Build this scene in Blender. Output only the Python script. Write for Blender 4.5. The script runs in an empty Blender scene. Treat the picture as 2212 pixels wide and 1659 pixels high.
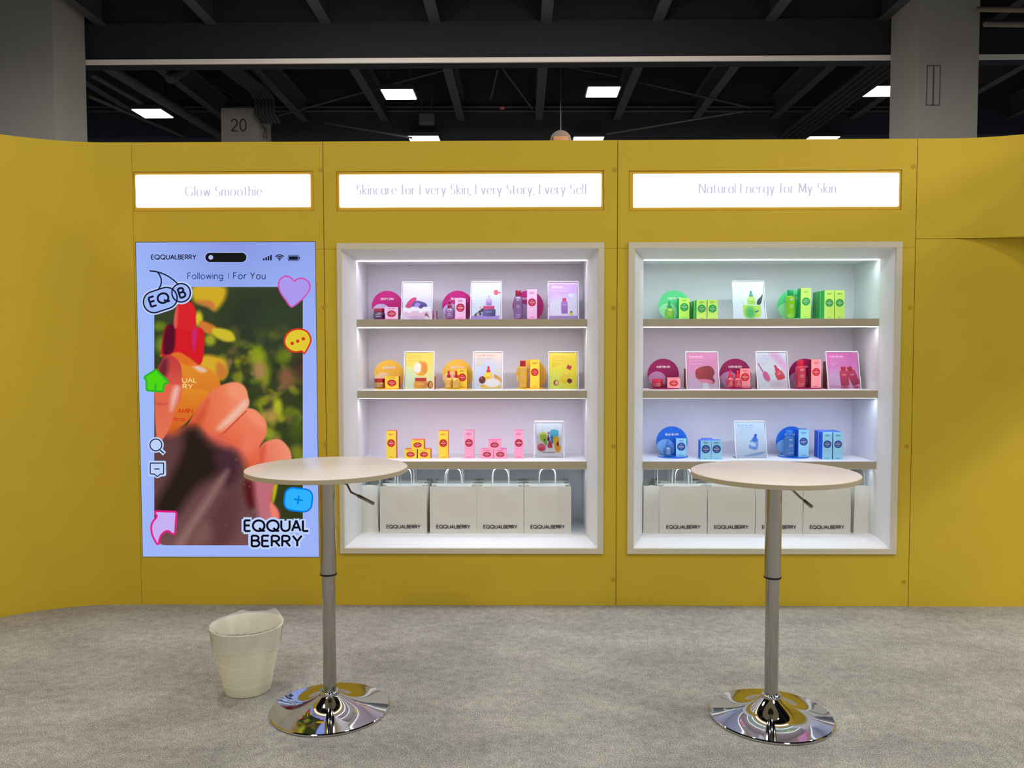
import bpy, bmesh, math, random
import numpy as np
from mathutils import Vector, Matrix

# ------------------------------------------------------------------ camera, world, exposure
SC = bpy.context.scene
COL = SC.collection
F, PITCH, YAW, ROLL = 1750.0, 0.0453, -0.0123, -0.0016
CAM = np.array([0.0, -4.3513, 1.4042])
_cp, _sp, _cy, _sy = math.cos(PITCH), math.sin(PITCH), math.cos(YAW), math.sin(YAW)
FWD = np.array([_sy * _cp, _cy * _cp, -_sp])
_r = np.array([_cy, -_sy, 0.0])
_u = np.cross(_r, FWD)
RIGHT = _r * math.cos(ROLL) + _u * math.sin(ROLL)
UP = -_r * math.sin(ROLL) + _u * math.cos(ROLL)
cd = bpy.data.cameras.new('camera')
cd.sensor_fit = 'HORIZONTAL'
cd.sensor_width = 36.0
cd.lens = 36.0 * F / 2212.0
cd.clip_start, cd.clip_end = 0.05, 200
cam = bpy.data.objects.new('camera', cd)
COL.objects.link(cam)
m = Matrix.Identity(4)
for i in range(3):
    m[i][0], m[i][1], m[i][2], m[i][3] = RIGHT[i], UP[i], -FWD[i], CAM[i]
cam.matrix_world = m
SC.camera = cam

wd = bpy.data.worlds.new('hall_air')
SC.world = wd
wd.use_nodes = True
wd.node_tree.nodes['Background'].inputs[0].default_value = (0.62, 0.78, 1.0, 1)
wd.node_tree.nodes['Background'].inputs[1].default_value = 0.13
SC.view_settings.view_transform = 'Standard'
SC.view_settings.look = 'None'
SC.view_settings.exposure = 0.0
SC.view_settings.gamma = 1.0
SC.view_settings.use_curve_mapping = False
HALL_W = 78.0        # one high-bay lamp of the hall
KEY_W = 330.0         # the brighter lamp high on the right
LED_W = 1.6           # one LED strip of a shelf
SIGN_E = 2.6          # light-box signs


def W(px, py, y):
    d = RIGHT * ((px - 1106.0) / F) + UP * ((829.5 - py) / F) + FWD
    t = (y - CAM[1]) / d[1]
    return CAM + d * t


def G(px, py, z):
    d = RIGHT * ((px - 1106.0) / F) + UP * ((829.5 - py) / F) + FWD
    t = (z - CAM[2]) / d[2]
    return CAM + d * t


# ------------------------------------------------------------------ materials
def lin(c):
    c = np.asarray(c, float) / 255.0
    return np.where(c <= 0.04045, c / 12.92, ((c + 0.055) / 1.055) ** 2.4)


MATS = {}


def mat(name, rgb, rough=0.5, metal=0.0, spec=0.5, var=0.0, scale=30.0, bump=0.0, coat=0.0, trans=0.0, sheen=0.0, aniso=None):
    if name in MATS:
        return MATS[name]
    M = bpy.data.materials.new(name)
    M.use_nodes = True
    nt = M.node_tree
    p = nt.nodes['Principled BSDF']
    c = lin(rgb)
    p.inputs['Base Color'].default_value = (*c, 1)
    p.inputs['Roughness'].default_value = rough
    p.inputs['Metallic'].default_value = metal
    p.inputs['Specular IOR Level'].default_value = spec
    p.inputs['Coat Weight'].default_value = coat
    p.inputs['Transmission Weight'].default_value = trans
    p.inputs['Sheen Weight'].default_value = sheen
    if var or bump:
        tc = nt.nodes.new('ShaderNodeTexCoord')
        src = tc.outputs['Object']
        if aniso:
            mp = nt.nodes.new('ShaderNodeMapping')
            mp.inputs['Scale'].default_value = aniso
            nt.links.new(src, mp.inputs[0])
            src = mp.outputs[0]
        nz = nt.nodes.new('ShaderNodeTexNoise')
        nz.inputs['Scale'].default_value = scale
        nz.inputs['Detail'].default_value = 4
        nt.links.new(src, nz.inputs['Vector'])
        if var:
            mx = nt.nodes.new('ShaderNodeMix')
            mx.data_type = 'RGBA'
            mx.inputs[6].default_value = (*(c * (1 - var)), 1)
            mx.inputs[7].default_value = (*np.minimum(c * (1 + var), 1), 1)
            nt.links.new(nz.outputs['Fac'], mx.inputs[0])
            nt.links.new(mx.outputs[2], p.inputs['Base Color'])
        if bump:
            bp = nt.nodes.new('ShaderNodeBump')
            bp.inputs['Strength'].default_value = bump
            bp.inputs['Distance'].default_value = 0.004
            nt.links.new(nz.outputs['Fac'], bp.inputs['Height'])
            nt.links.new(bp.outputs[0], p.inputs['Normal'])
    MATS[name] = M
    return M


def emat(name, rgb, strength=1.0):
    if name in MATS:
        return MATS[name]
    M = bpy.data.materials.new(name)
    M.use_nodes = True
    nt = M.node_tree
    nt.nodes.clear()
    e = nt.nodes.new('ShaderNodeEmission')
    e.inputs[0].default_value = (*lin(rgb), 1)
    e.inputs[1].default_value = strength
    o = nt.nodes.new('ShaderNodeOutputMaterial')
    nt.links.new(e.outputs[0], o.inputs[0])
    MATS[name] = M
    return M


def clear_mat(name, tint=(255, 255, 255), haze=0.0, gloss=0.06, rough=0.03):
    """clear plastic: lets light straight through, glossy on top, optionally milky"""
    if name in MATS:
        return MATS[name]
    M = bpy.data.materials.new(name)
    M.use_nodes = True
    nt = M.node_tree
    nt.nodes.clear()
    N = nt.nodes.new
    t = N('ShaderNodeBsdfTransparent'); t.inputs[0].default_value = (*lin(tint), 1)
    g = N('ShaderNodeBsdfGlossy'); g.inputs['Roughness'].default_value = rough
    d = N('ShaderNodeBsdfDiffuse'); d.inputs[0].default_value = (0.92, 0.93, 0.95, 1)
    lw = N('ShaderNodeFresnel'); lw.inputs[0].default_value = 1.12
    m1 = N('ShaderNodeMixShader'); m1.inputs[0].default_value = haze
    m2 = N('ShaderNodeMixShader')
    o = N('ShaderNodeOutputMaterial')
    L = nt.links.new
    L(t.outputs[0], m1.inputs[1]); L(d.outputs[0], m1.inputs[2])
    L(lw.outputs[0], m2.inputs[0])
    L(m1.outputs[0], m2.inputs[1]); L(g.outputs[0], m2.inputs[2])
    L(m2.outputs[0], o.inputs[0])
    MATS[name] = M
    return M


def print_mat(name, emit):
    """flat print or screen picture: its colours are stored per point of the print"""
    if name in MATS:
        return MATS[name]
    M = bpy.data.materials.new(name)
    M.use_nodes = True
    nt = M.node_tree
    a = nt.nodes.new('ShaderNodeVertexColor')
    a.layer_name = 'print'
    if emit:
        nt.nodes.remove(nt.nodes['Principled BSDF'])
        e = nt.nodes.new('ShaderNodeEmission')
        nt.links.new(a.outputs[0], e.inputs[0])
        nt.links.new(e.outputs[0], nt.nodes['Material Output'].inputs[0])
    else:
        p = nt.nodes['Principled BSDF']
        p.inputs['Roughness'].default_value = 0.45
        nt.links.new(a.outputs[0], p.inputs['Base Color'])
    MATS[name] = M
    return M


# ------------------------------------------------------------------ mesh builder
class B:
    def __init__(s):
        s.v, s.f, s.m, s.s = [], [], [], []

    def add(s, verts, faces, mi=0, smooth=False):
        o = len(s.v)
        s.v += [tuple(map(float, p)) for p in verts]
        for f in faces:
            s.f.append([i + o for i in f]); s.m.append(mi); s.s.append(smooth)
        return s

    def box(s, x0, x1, y0, y1, z0, z1, mi=0, front=None, top=None):
        v = [(x0, y0, z0), (x1, y0, z0), (x1, y1, z0), (x0, y1, z0), (x0, y0, z1), (x1, y0, z1), (x1, y1, z1), (x0, y1, z1)]
        s.add(v, [(0, 3, 2, 1)], mi); s.f[-1:]  # bottom
        b = len(s.v) - 8
        for f, k in (((4, 5, 6, 7), mi if top is None else top), ((0, 1, 5, 4), mi if front is None else front), ((1, 2, 6, 5), mi), ((2, 3, 7, 6), mi), ((3, 0, 4, 7), mi)):
            s.f.append([i + b for i in f]); s.m.append(k); s.s.append(False)
        return s

    def lathe(s, prof, n=32, c=(0, 0, 0), mi=0, smooth=True, sx=1.0, sy=1.0, sq=2.0, cap=True):
        """prof: list of (r, z); sq>2 gives a rounded-square section"""
        k = len(prof)
        vs = []
        for r, z in prof:
            for i in range(n):
                a = 2 * math.pi * i / n
                ca, sa = math.cos(a), math.sin(a)
                q = (abs(ca) ** sq + abs(sa) ** sq) ** (-1.0 / sq)
                vs.append((c[0] + r * q * ca * sx, c[1] + r * q * sa * sy, c[2] + z))
        fs = []
        for j in range(k - 1):
            for i in range(n):
                i2 = (i + 1) % n
                fs.append((j * n + i, j * n + i2, (j + 1) * n + i2, (j + 1) * n + i))
        s.add(vs, fs, mi, smooth)
        if cap:
            o = len(s.v) - len(vs)
            s.f.append([o + i for i in range(n)][::-1]); s.m.append(mi); s.s.append(False)
            s.f.append([o + (k - 1) * n + i for i in range(n)]); s.m.append(mi); s.s.append(False)
        return s

    def tube(s, pts, r, n=8, mi=0):
        pts = [Vector(p) for p in pts]
        up = Vector((0.31, 0.17, 0.93))
        vs = []
        for i, p in enumerate(pts):
            d = (pts[min(i + 1, len(pts) - 1)] - pts[max(i - 1, 0)]).normalized()
            if abs(d.dot(up)) > 0.97:
                up = Vector((0.9, 0.3, 0.1))
            a = d.cross(up).normalized(); b = d.cross(a)
            rr = r[i] if isinstance(r, (list, tuple)) else r
            for j in range(n):
                t = 2 * math.pi * j / n
                vs.append(p + (a * math.cos(t) + b * math.sin(t)) * rr)
        fs = []
        for i in range(len(pts) - 1):
            for j in range(n):
                j2 = (j + 1) % n
                fs.append((i * n + j, i * n + j2, (i + 1) * n + j2, (i + 1) * n + j))
        fs2 = [tuple(range(n))[::-1], tuple((len(pts) - 1) * n + j for j in range(n))]
        s.add(vs, fs, mi, True)
        o = len(s.v) - len(vs)
        for f in fs2:
            s.f.append([o + i for i in f]); s.m.append(mi); s.s.append(False)
        return s

    def prism(s, poly, axis, a0, a1, mi=0, front=None):
        """poly in the two other axes, extruded from a0 to a1 along axis ('y' or 'z')"""
        n = len(poly)
        if axis == 'y':
            vs = [(p, a0, q) for p, q in poly] + [(p, a1, q) for p, q in poly]
        else:
            vs = [(p, q, a0) for p, q in poly] + [(p, q, a1) for p, q in poly]
        o = len(s.v)
        s.v += [tuple(map(float, p)) for p in vs]
        s.f.append([o + i for i in range(n)]); s.m.append(mi if front is None else front); s.s.append(False)
        s.f.append([o + n + i for i in range(n)][::-1]); s.m.append(mi); s.s.append(False)
        for i in range(n):
            j = (i + 1) % n
            s.f.append([o + j, o + i, o + n + i, o + n + j]); s.m.append(mi); s.s.append(False)
        return s

    def xf(s, M, start=0):
        for i in range(start, len(s.v)):
            s.v[i] = tuple(M @ Vector(s.v[i]))
        return s

    def build(s, name, mats, parent=None, loc=None, rot=None, bevel=0.0, fix=True, sharp=38):
        me = bpy.data.meshes.new(name)
        me.from_pydata(s.v, [], s.f)
        if not isinstance(mats, (list, tuple)):
            mats = [mats]
        for k in mats:
            me.materials.append(k)
        me.polygons.foreach_set('material_index', s.m)
        me.polygons.foreach_set('use_smooth', s.s)
        if fix or bevel:
            bm = bmesh.new(); bm.from_mesh(me)
            if bevel:
                bmesh.ops.remove_doubles(bm, verts=bm.verts, dist=1e-6)
            bmesh.ops.recalc_face_normals(bm, faces=bm.faces)
            if bevel:
                es = [e for e in bm.edges if len(e.link_faces) == 2 and e.calc_face_angle(0) > 0.6]
                bmesh.ops.bevel(bm, geom=es, offset=bevel, segments=2, affect='EDGES', profile=0.7)
            bm.to_mesh(me); bm.free()
        if any(s.s):
            me.set_sharp_from_angle(angle=math.radians(sharp))
        ob = bpy.data.objects.new(name, me)
        COL.objects.link(ob)
        if parent is not None:
            ob.parent = parent
        if loc is not None:
            ob.location = loc
        if rot is not None:
            ob.rotation_euler = rot
        return ob


def thing(name, label, cat, loc=(0, 0, 0), group=None, rotz=0.0):
    o = bpy.data.objects.new(name, None)
    o.empty_display_size = 0.05
    COL.objects.link(o)
    o.location = tuple(map(float, loc))
    o.rotation_euler = (0, 0, rotz)
    tag(o, label, cat, group)
    return o


def tag(o, label, cat, group=None):
    o['label'] = label
    o['category'] = cat
    if group:
        o['group'] = group
    return o


def struct(name):
    o = bpy.data.objects.new(name, None)
    o.empty_display_size = 0.1
    COL.objects.link(o)
    o['kind'] = 'structure'
    return o


def dup(root, loc, label=None, group=None, rotz=None):
    r = root.copy(); COL.objects.link(r); r.location = tuple(map(float, loc))
    if rotz is not None:
        r.rotation_euler = (0, 0, rotz)
    if label:
        r['label'] = label
    if group:
        r['group'] = group
    for ch in list(root.children):
        c = ch.copy(); COL.objects.link(c); c.parent = r
        for g in list(ch.children):
            d = g.copy(); COL.objects.link(d); d.parent = c
    return r


# ------------------------------------------------------------------ stroke lettering
def arc(cx, cy, rx, ry, a0, a1, n=10):
    return [(cx + rx * math.cos(math.radians(a0 + (a1 - a0) * i / n)), cy + ry * math.sin(math.radians(a0 + (a1 - a0) * i / n))) for i in range(n + 1)]


X = 0.68
GL = {
    'A': (.72, [[(0, 0), (.36, 1)], [(.36, 1), (.72, 0)], [(.12, .33), (.6, .33)]]),
    'B': (.56, [[(0, 0), (0, 1)], [(0, 1)] + arc(.27, .77, .23, .23, 90, -90) + [(0, .54)], [(0, .54)] + arc(.29, .27, .27, .27, 90, -90) + [(0, 0)]]),
    'C': (.8, [arc(.47, .5, .47, .5, 48, 312, 16)]),
    'D': (.74, [[(0, 0), (0, 1)], [(0, 1)] + arc(.25, .5, .49, .5, 90, -90, 14) + [(0, 0)]]),
    'E': (.5, [[(0, 0), (0, 1)], [(0, 1), (.5, 1)], [(0, .52), (.45, .52)], [(0, 0), (.5, 0)]]),
    'F': (.48, [[(0, 0), (0, 1)], [(0, 1), (.48, 1)], [(0, .52), (.42, .52)]]),
    'G': (.92, [arc(.47, .5, .47, .5, 46, 345, 18), [(.52, .46), (.92, .46)], [(.9, .48), (.9, .1)]]),
    'H': (.7, [[(0, 0), (0, 1)], [(.7, 0), (.7, 1)], [(0, .52), (.7, .52)]]),
    'I': (.0, [[(0, 0), (0, 1)]]),
    'L': (.45, [[(0, 1), (0, 0)], [(0, 0), (.47, 0)]]),
    'M': (.86, [[(0, 0), (.06, 1)], [(.06, 1), (.43, .12)], [(.43, .12), (.8, 1)], [(.8, 1), (.86, 0)]]),
    'N': (.74, [[(0, 0), (0, 1)], [(0, 1), (.74, 0)], [(.74, 0), (.74, 1)]]),
    'O': (.98, [arc(.49, .5, .49, .5, 90, 450, 24)]),
    'P': (.54, [[(0, 0), (0, 1)], [(0, 1)] + arc(.27, .74, .27, .26, 90, -90) + [(0, .48)]]),
    'Q': (1.0, [arc(.49, .5, .49, .5, 90, 450, 24), [(.52, .3), (.78, .02), (1.02, .02)]]),
    'R': (.56, [[(0, 0), (0, 1)], [(0, 1)] + arc(.27, .74, .27, .26, 90, -90) + [(0, .48)], [(.24, .48), (.58, 0)]]),
    'S': (.54, [arc(.27, .75, .24, .25, 35, 265, 10) + arc(.27, .25, .27, .25, 85, -145, 10)]),
    'T': (.6, [[(.3, 0), (.3, 1)], [(0, 1), (.6, 1)]]),
    'U': (.7, [[(0, 1), (0, .35)] + arc(.35, .35, .35, .35, 180, 360, 12) + [(.7, 1)]]),
    'V': (.7, [[(0, 1), (.35, 0), (.7, 1)]]),
    'W': (1.05, [[(0, 1), (.26, 0)], [(.26, 0), (.52, 1)], [(.52, 1), (.79, 0)], [(.79, 0), (1.05, 1)]]),
    'Y': (.66, [[(0, 1), (.33, .48)], [(.66, 1), (.33, .48)], [(.33, .48), (.33, 0)]]),
    '2': (.58, [arc(.29, .71, .29, .29, 165, -35, 12) + [(0, 0)], [(0, 0), (.6, 0)]]),
    '0': (.62, [arc(.31, .5, .31, .5, 90, 450, 20)]),
    'a': (.56, [arc(.29, .34, .29, .34, 0, 360, 14), [(.57, 0), (.57, X)]]),
    'c': (.5, [arc(.31, .34, .31, .34, 45, 315, 12)]),
    'e': (.58, [[(.02, .37), (.6, .37)], arc(.31, .34, .3, .34, 5, 318, 14)]),
    'f': (.3, [[(.12, 0), (.12, .84)] + arc(.31, .84, .19, .2, 180, 65, 6), [(0, X), (.32, X)]]),
    'g': (.57, [arc(.29, .34, .29, .34, 0, 360, 14), [(.57, X), (.57, -.08)] + arc(.29, -.08, .28, .22, 0, -150, 8)]),
    'h': (.5, [[(0, 0), (0, 1.05)], arc(.25, .4, .25, .28, 180, 0, 10) + [(.5, 0)]]),
    'i': (.0, [[(0, 0), (0, X)], [(0, .87), (0, .97)]]),
    'k': (.48, [[(0, 0), (0, 1.05)], [(.44, X), (0, .28)], [(.14, .4), (.48, 0)]]),
    'l': (.0, [[(0, 0), (0, 1.05)]]),
    'm': (.86, [[(0, 0), (0, X)], arc(.215, .42, .215, .26, 180, 0, 10) + [(.43, 0)], arc(.645, .42, .215, .26, 180, 0, 10) + [(.86, 0)]]),
    'n': (.5, [[(0, 0), (0, X)], arc(.25, .4, .25, .28, 180, 0, 10) + [(.5, 0)]]),
    'o': (.62, [arc(.31, .34, .31, .34, 90, 450, 18)]),
    'r': (.3, [[(0, 0), (0, X)], arc(.24, .4, .24, .28, 180, 55, 6)]),
    't': (.34, [[(.12, .92), (.12, .16)] + arc(.3, .16, .18, .16, 180, 290, 6), [(0, X), (.32, X)]]),
    'u': (.5, [[(0, X), (0, .28)] + arc(.25, .28, .25, .28, 180, 360, 10), [(.5, X), (.5, 0)]]),
    'v': (.5, [[(0, X), (.25, 0)], [(.25, 0), (.5, X)]]),
    'w': (.8, [[(0, X), (.2, 0)], [(.2, 0), (.4, X)], [(.4, X), (.6, 0)], [(.6, 0), (.8, X)]]),
    'y': (.5, [[(0, X), (.26, 0)], [(.5, X), (.16, -.28)]]),
    ',': (.05, [[(.05, .06), (0, -.16)]]),
    ' ': (.22, []), '|': (0, [[(0, -.1), (0, .9)]]),
}


def ribbon(pts, w, lo=None, close=False):
    """flat stroke along pts (2-D), width w on vertical runs and lo on horizontal ones; returns verts, quads"""
    lo = w if lo is None else lo
    pts = [p for i, p in enumerate(pts) if i == 0 or math.hypot(p[0] - pts[i - 1][0], p[1] - pts[i - 1][1]) > 1e-9]
    n = len(pts)
    vs, fs = [], []
    for i in range(n):
        if close:
            a, b = pts[(i - 1) % n], pts[(i + 1) % n]
        else:
            a, b = pts[max(i - 1, 0)], pts[min(i + 1, n - 1)]
        dx, dy = b[0] - a[0], b[1] - a[1]
        L = math.hypot(dx, dy) or 1e-9
        dx, dy = dx / L, dy / L
        k = 1.0
        if (close or 0 < i < n - 1):
            p, q = pts[(i - 1) % n], pts[(i + 1) % n]
            e1 = (pts[i][0] - p[0], pts[i][1] - p[1]); e2 = (q[0] - pts[i][0], q[1] - pts[i][1])
            l1, l2 = math.hypot(*e1) or 1e-9, math.hypot(*e2) or 1e-9
            c = (e1[0] * e2[0] + e1[1] * e2[1]) / l1 / l2
            k = min(1.0 / max(math.sqrt(max((1 + c) / 2, 0)), 0.35), 2.2)
        h = 0.5 * (lo + (w - lo) * abs(dy)) * k
        vs += [(pts[i][0] - dy * h, pts[i][1] + dx * h), (pts[i][0] + dy * h, pts[i][1] - dx * h)]
    m_ = n if close else n - 1
    for i in range(m_):
        j = (i + 1) % n
        fs.append((2 * i, 2 * i + 1, 2 * j + 1, 2 * j))
    return vs, fs


def text2d(s, cap, width=None, w=.14, lo=None, gap=.22, ext=0.0):
    """lettering in 2-D, centred on x=0, baseline 0; w = stroke width relative to the cap height"""
    x = 0.0
    out = []
    for ch in s:
        adv, strokes = GL[ch]
        for st in strokes:
            out.append([(p[0] + x, p[1]) for p in st])
        x += adv + gap
    x -= gap
    sx = (width / x) if width else cap
    V, Fc = [], []
    for st in out:
        pts = [((p[0] - x / 2) * sx, p[1] * cap) for p in st]
        closed = len(pts) > 6 and math.hypot(pts[0][0] - pts[-1][0], pts[0][1] - pts[-1][1]) < 1e-6 * cap + 1e-9
        if closed:
            pts = pts[:-1]
        elif ext:
            pts = list(pts)
            for a, b in ((0, 1), (-1, -2)):
                dx, dy = pts[a][0] - pts[b][0], pts[a][1] - pts[b][1]
                L = math.hypot(dx, dy) or 1e-9
                pts[a] = (pts[a][0] + dx / L * ext * cap, pts[a][1] + dy / L * ext * cap)
        v, f = ribbon(pts, w * cap, None if lo is None else lo * cap, closed)
        o = len(V)
        V += v
        Fc += [tuple(i + o for i in q) for q in f]
    return V, Fc


def flat(b, vf, x=0, z=0, y=0, rot=0.0, mi=0):
    """put 2-D shapes (x right, y up) on a plane facing -Y"""
    c, s = math.cos(rot), math.sin(rot)
    b.add([(x + p[0] * c - p[1] * s, y, z + p[0] * s + p[1] * c) for p in vf[0]], vf[1], mi)
    return b


def fillpoly(pts):
    return pts, [tuple(range(len(pts)))]


def smooth_poly(pts, n=6):
    P = [np.array(p, float) for p in pts]
    out = []
    k = len(P)
    for i in range(k):
        p0, p1, p2, p3 = P[i - 1], P[i], P[(i + 1) % k], P[(i + 2) % k]
        for j in range(n):
            t = j / n
            out.append(tuple(0.5 * (2 * p1 + (p2 - p0) * t + (2 * p0 - 5 * p1 + 4 * p2 - p3) * t * t + (3 * p1 - p0 - 3 * p2 + p3) * t ** 3)))
    return out


def rrect(w, h, r, n=5):
    o = []
    for cx, cy, a in ((w / 2 - r, h / 2 - r, 0), (-w / 2 + r, h / 2 - r, 90), (-w / 2 + r, -h / 2 + r, 180), (w / 2 - r, -h / 2 + r, 270)):
        o += arc(cx, cy, r, r, a, a + 90, n)
    return o


# ------------------------------------------------------------------ painter for flat prints and the screen picture
class Art:
    def __init__(s, x0, x1, y0, y1, nx, ny):
        s.nx, s.ny = nx, ny
        s.U, s.V = np.meshgrid(np.linspace(x0, x1, nx), np.linspace(y0, y1, ny))
        s.c = np.zeros((ny, nx, 3))

    def mix(s, mask, col):
        s.c += (np.asarray(col, float) - s.c) * mask[..., None]
        return s

    def fill(s, top, bot=None):
        bot = top if bot is None else bot
        t = np.linspace(0, 1, s.ny)[:, None, None]
        s.c[:] = np.asarray(top, float) * (1 - t) + np.asarray(bot, float) * t
        return s

    def ell(s, cx, cy, rx, ry, col, soft=0.15, rot=0.0, a=1.0):
        c, q = math.cos(rot), math.sin(rot)
        dx, dy = s.U - cx, s.V - cy
        d = np.sqrt(((dx * c + dy * q) / rx) ** 2 + ((-dx * q + dy * c) / ry) ** 2)
        return s.mix(np.clip((1 + soft / 2 - d) / max(soft, 1e-3), 0, 1) ** 1.0 * a, col)

    def poly(s, pts, col, soft=2.0, sm=True, a=1.0, col2=None, gdir=(0, 1)):
        if sm:
            pts = smooth_poly(pts, 5)
        P = np.array(pts, float)
        Q = np.roll(P, -1, 0)
        x0, x1 = P[:, 0].min() - soft, P[:, 0].max() + soft
        y0, y1 = P[:, 1].min() - soft, P[:, 1].max() + soft
        sel = (s.U >= x0) & (s.U <= x1) & (s.V >= y0) & (s.V <= y1)
        if not sel.any():
            return s
        u, v = s.U[sel], s.V[sel]
        d = np.full(u.shape, 1e9)
        ins = np.zeros(u.shape, bool)
        for (ax, ay), (bx, by) in zip(P, Q):
            ex, ey = bx - ax, by - ay
            L = ex * ex + ey * ey or 1e-9
            t = np.clip(((u - ax) * ex + (v - ay) * ey) / L, 0, 1)
            d = np.minimum(d, np.hypot(u - ax - t * ex, v - ay - t * ey))
            if ay != by:
                cr = ((ay > v) != (by > v)) & (u < ex * (v - ay) / (by - ay) + ax)
                ins ^= cr
        sd = np.where(ins, d, -d)
        mk = np.clip(sd / soft + 0.5, 0, 1) * a
        C = np.asarray(col, float)[None]
        if col2 is not None:
            g = gdir[0] * u + gdir[1] * v
            gs = P @ np.array(gdir)
            g = np.clip((g - gs.min()) / (gs.max() - gs.min()), 0, 1)[:, None]
            C = C * (1 - g) + np.asarray(col2, float)[None] * g
        s.c[sel] += (C - s.c[sel]) * mk[:, None]
        return s

    def mesh(s, name, pos, mt, parent, dens=1.0):
        """pos(u, v) -> (x, y, z) arrays"""
        x, y, z = pos(s.U, s.V)
        co = np.stack([x, y, z], -1).reshape(-1, 3)
        i = np.arange(s.nx * s.ny).reshape(s.ny, s.nx)
        fc = np.stack([i[1:, :-1], i[1:, 1:], i[:-1, 1:], i[:-1, :-1]], -1).reshape(-1, 4)
        me = bpy.data.meshes.new(name)
        me.vertices.add(len(co)); me.vertices.foreach_set('co', co.astype(np.float32).ravel())
        me.loops.add(fc.size); me.loops.foreach_set('vertex_index', fc.astype(np.int32).ravel())
        me.polygons.add(len(fc))
        me.polygons.foreach_set('loop_start', np.arange(0, fc.size, 4, dtype=np.int32))
        me.update(calc_edges=True)
        at = me.color_attributes.new('print', 'FLOAT_COLOR', 'POINT')
        lc = lin(np.clip(s.c, 0, 255)).reshape(-1, 3) * dens
        at.data.foreach_set('color', np.concatenate([lc, np.ones((len(lc), 1))], 1).astype(np.float32).ravel())
        me.materials.append(mt)
        o = bpy.data.objects.new(name, me)
        COL.objects.link(o)
        o.parent = parent
        return o


# ------------------------------------------------------------------ shared materials
YEL = mat('yellow_fabric_wall', (208, 178, 50), .62, spec=.25, var=.045, scale=5, bump=.05)
YEL_D = mat('yellow_plug', (186, 148, 22), .6)
YTRIM = mat('yellow_sign_trim', (214, 166, 30), .5)
WHITE = mat('white_laminate', (230, 231, 235), .42, spec=.4)
CREAM = mat('cream_face_board', (214, 206, 184), .5, spec=.4, var=.02, scale=60)
EDGE = mat('greige_shelf_edge', (178, 167, 142), .55, spec=.3, var=.03, scale=90)
CHROME = mat('polished_chrome', (205, 205, 208), .045, metal=1.0)
BRUSHED = mat('satin_chrome', (178, 175, 170), .1, metal=1.0, var=.05, scale=60, aniso=(8, 8, .4))
BLACK = mat('black_rubber', (16, 16, 17), .5)
INK = mat('black_ink', (24, 26, 30), .55)
TABLE = mat('warm_white_laminate', (222, 212, 203), .26, spec=.45, var=.012, scale=180)
TEDGE = mat('beige_edge_band', (178, 166, 136), .5)
PAPER = mat('white_paper', (224, 222, 214), .7, spec=.25, var=.02, scale=9, bump=.35)
CORD = mat('white_cord', (232, 234, 232), .8)
BINM = mat('ivory_plastic', (234, 230, 206), .42, spec=.4)
LINER = clear_mat('thin_plastic_film', haze=.24, rough=.12)
ACRY = clear_mat('clear_acrylic')
ACRYE = clear_mat('acrylic_edge_glow', haze=.85, rough=.1)  # milky white stands in for light glowing in the cut edges
HALLDK = mat('dark_painted_steel', (40, 42, 50), .75, spec=.25)
HALLJ = mat('dark_joist_paint', (66, 66, 70), .6, spec=.4)
HALLDECK = mat('black_roof_deck', (24, 30, 44), .9, spec=.1)
COLM = mat('grey_column_paint', (152, 150, 146), .7, spec=.2, var=.03, scale=2)
TRIMM = mat('pale_beam_trim', (240, 232, 226), .5)
LAMPE = emat('lamp_diffuser', (255, 246, 232), 9.0)
LEDE = emat('led_strip_glow', (244, 248, 255), 5.0)
GALV = mat('galvanised_pipe', (96, 94, 92), .45, metal=.6)


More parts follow.
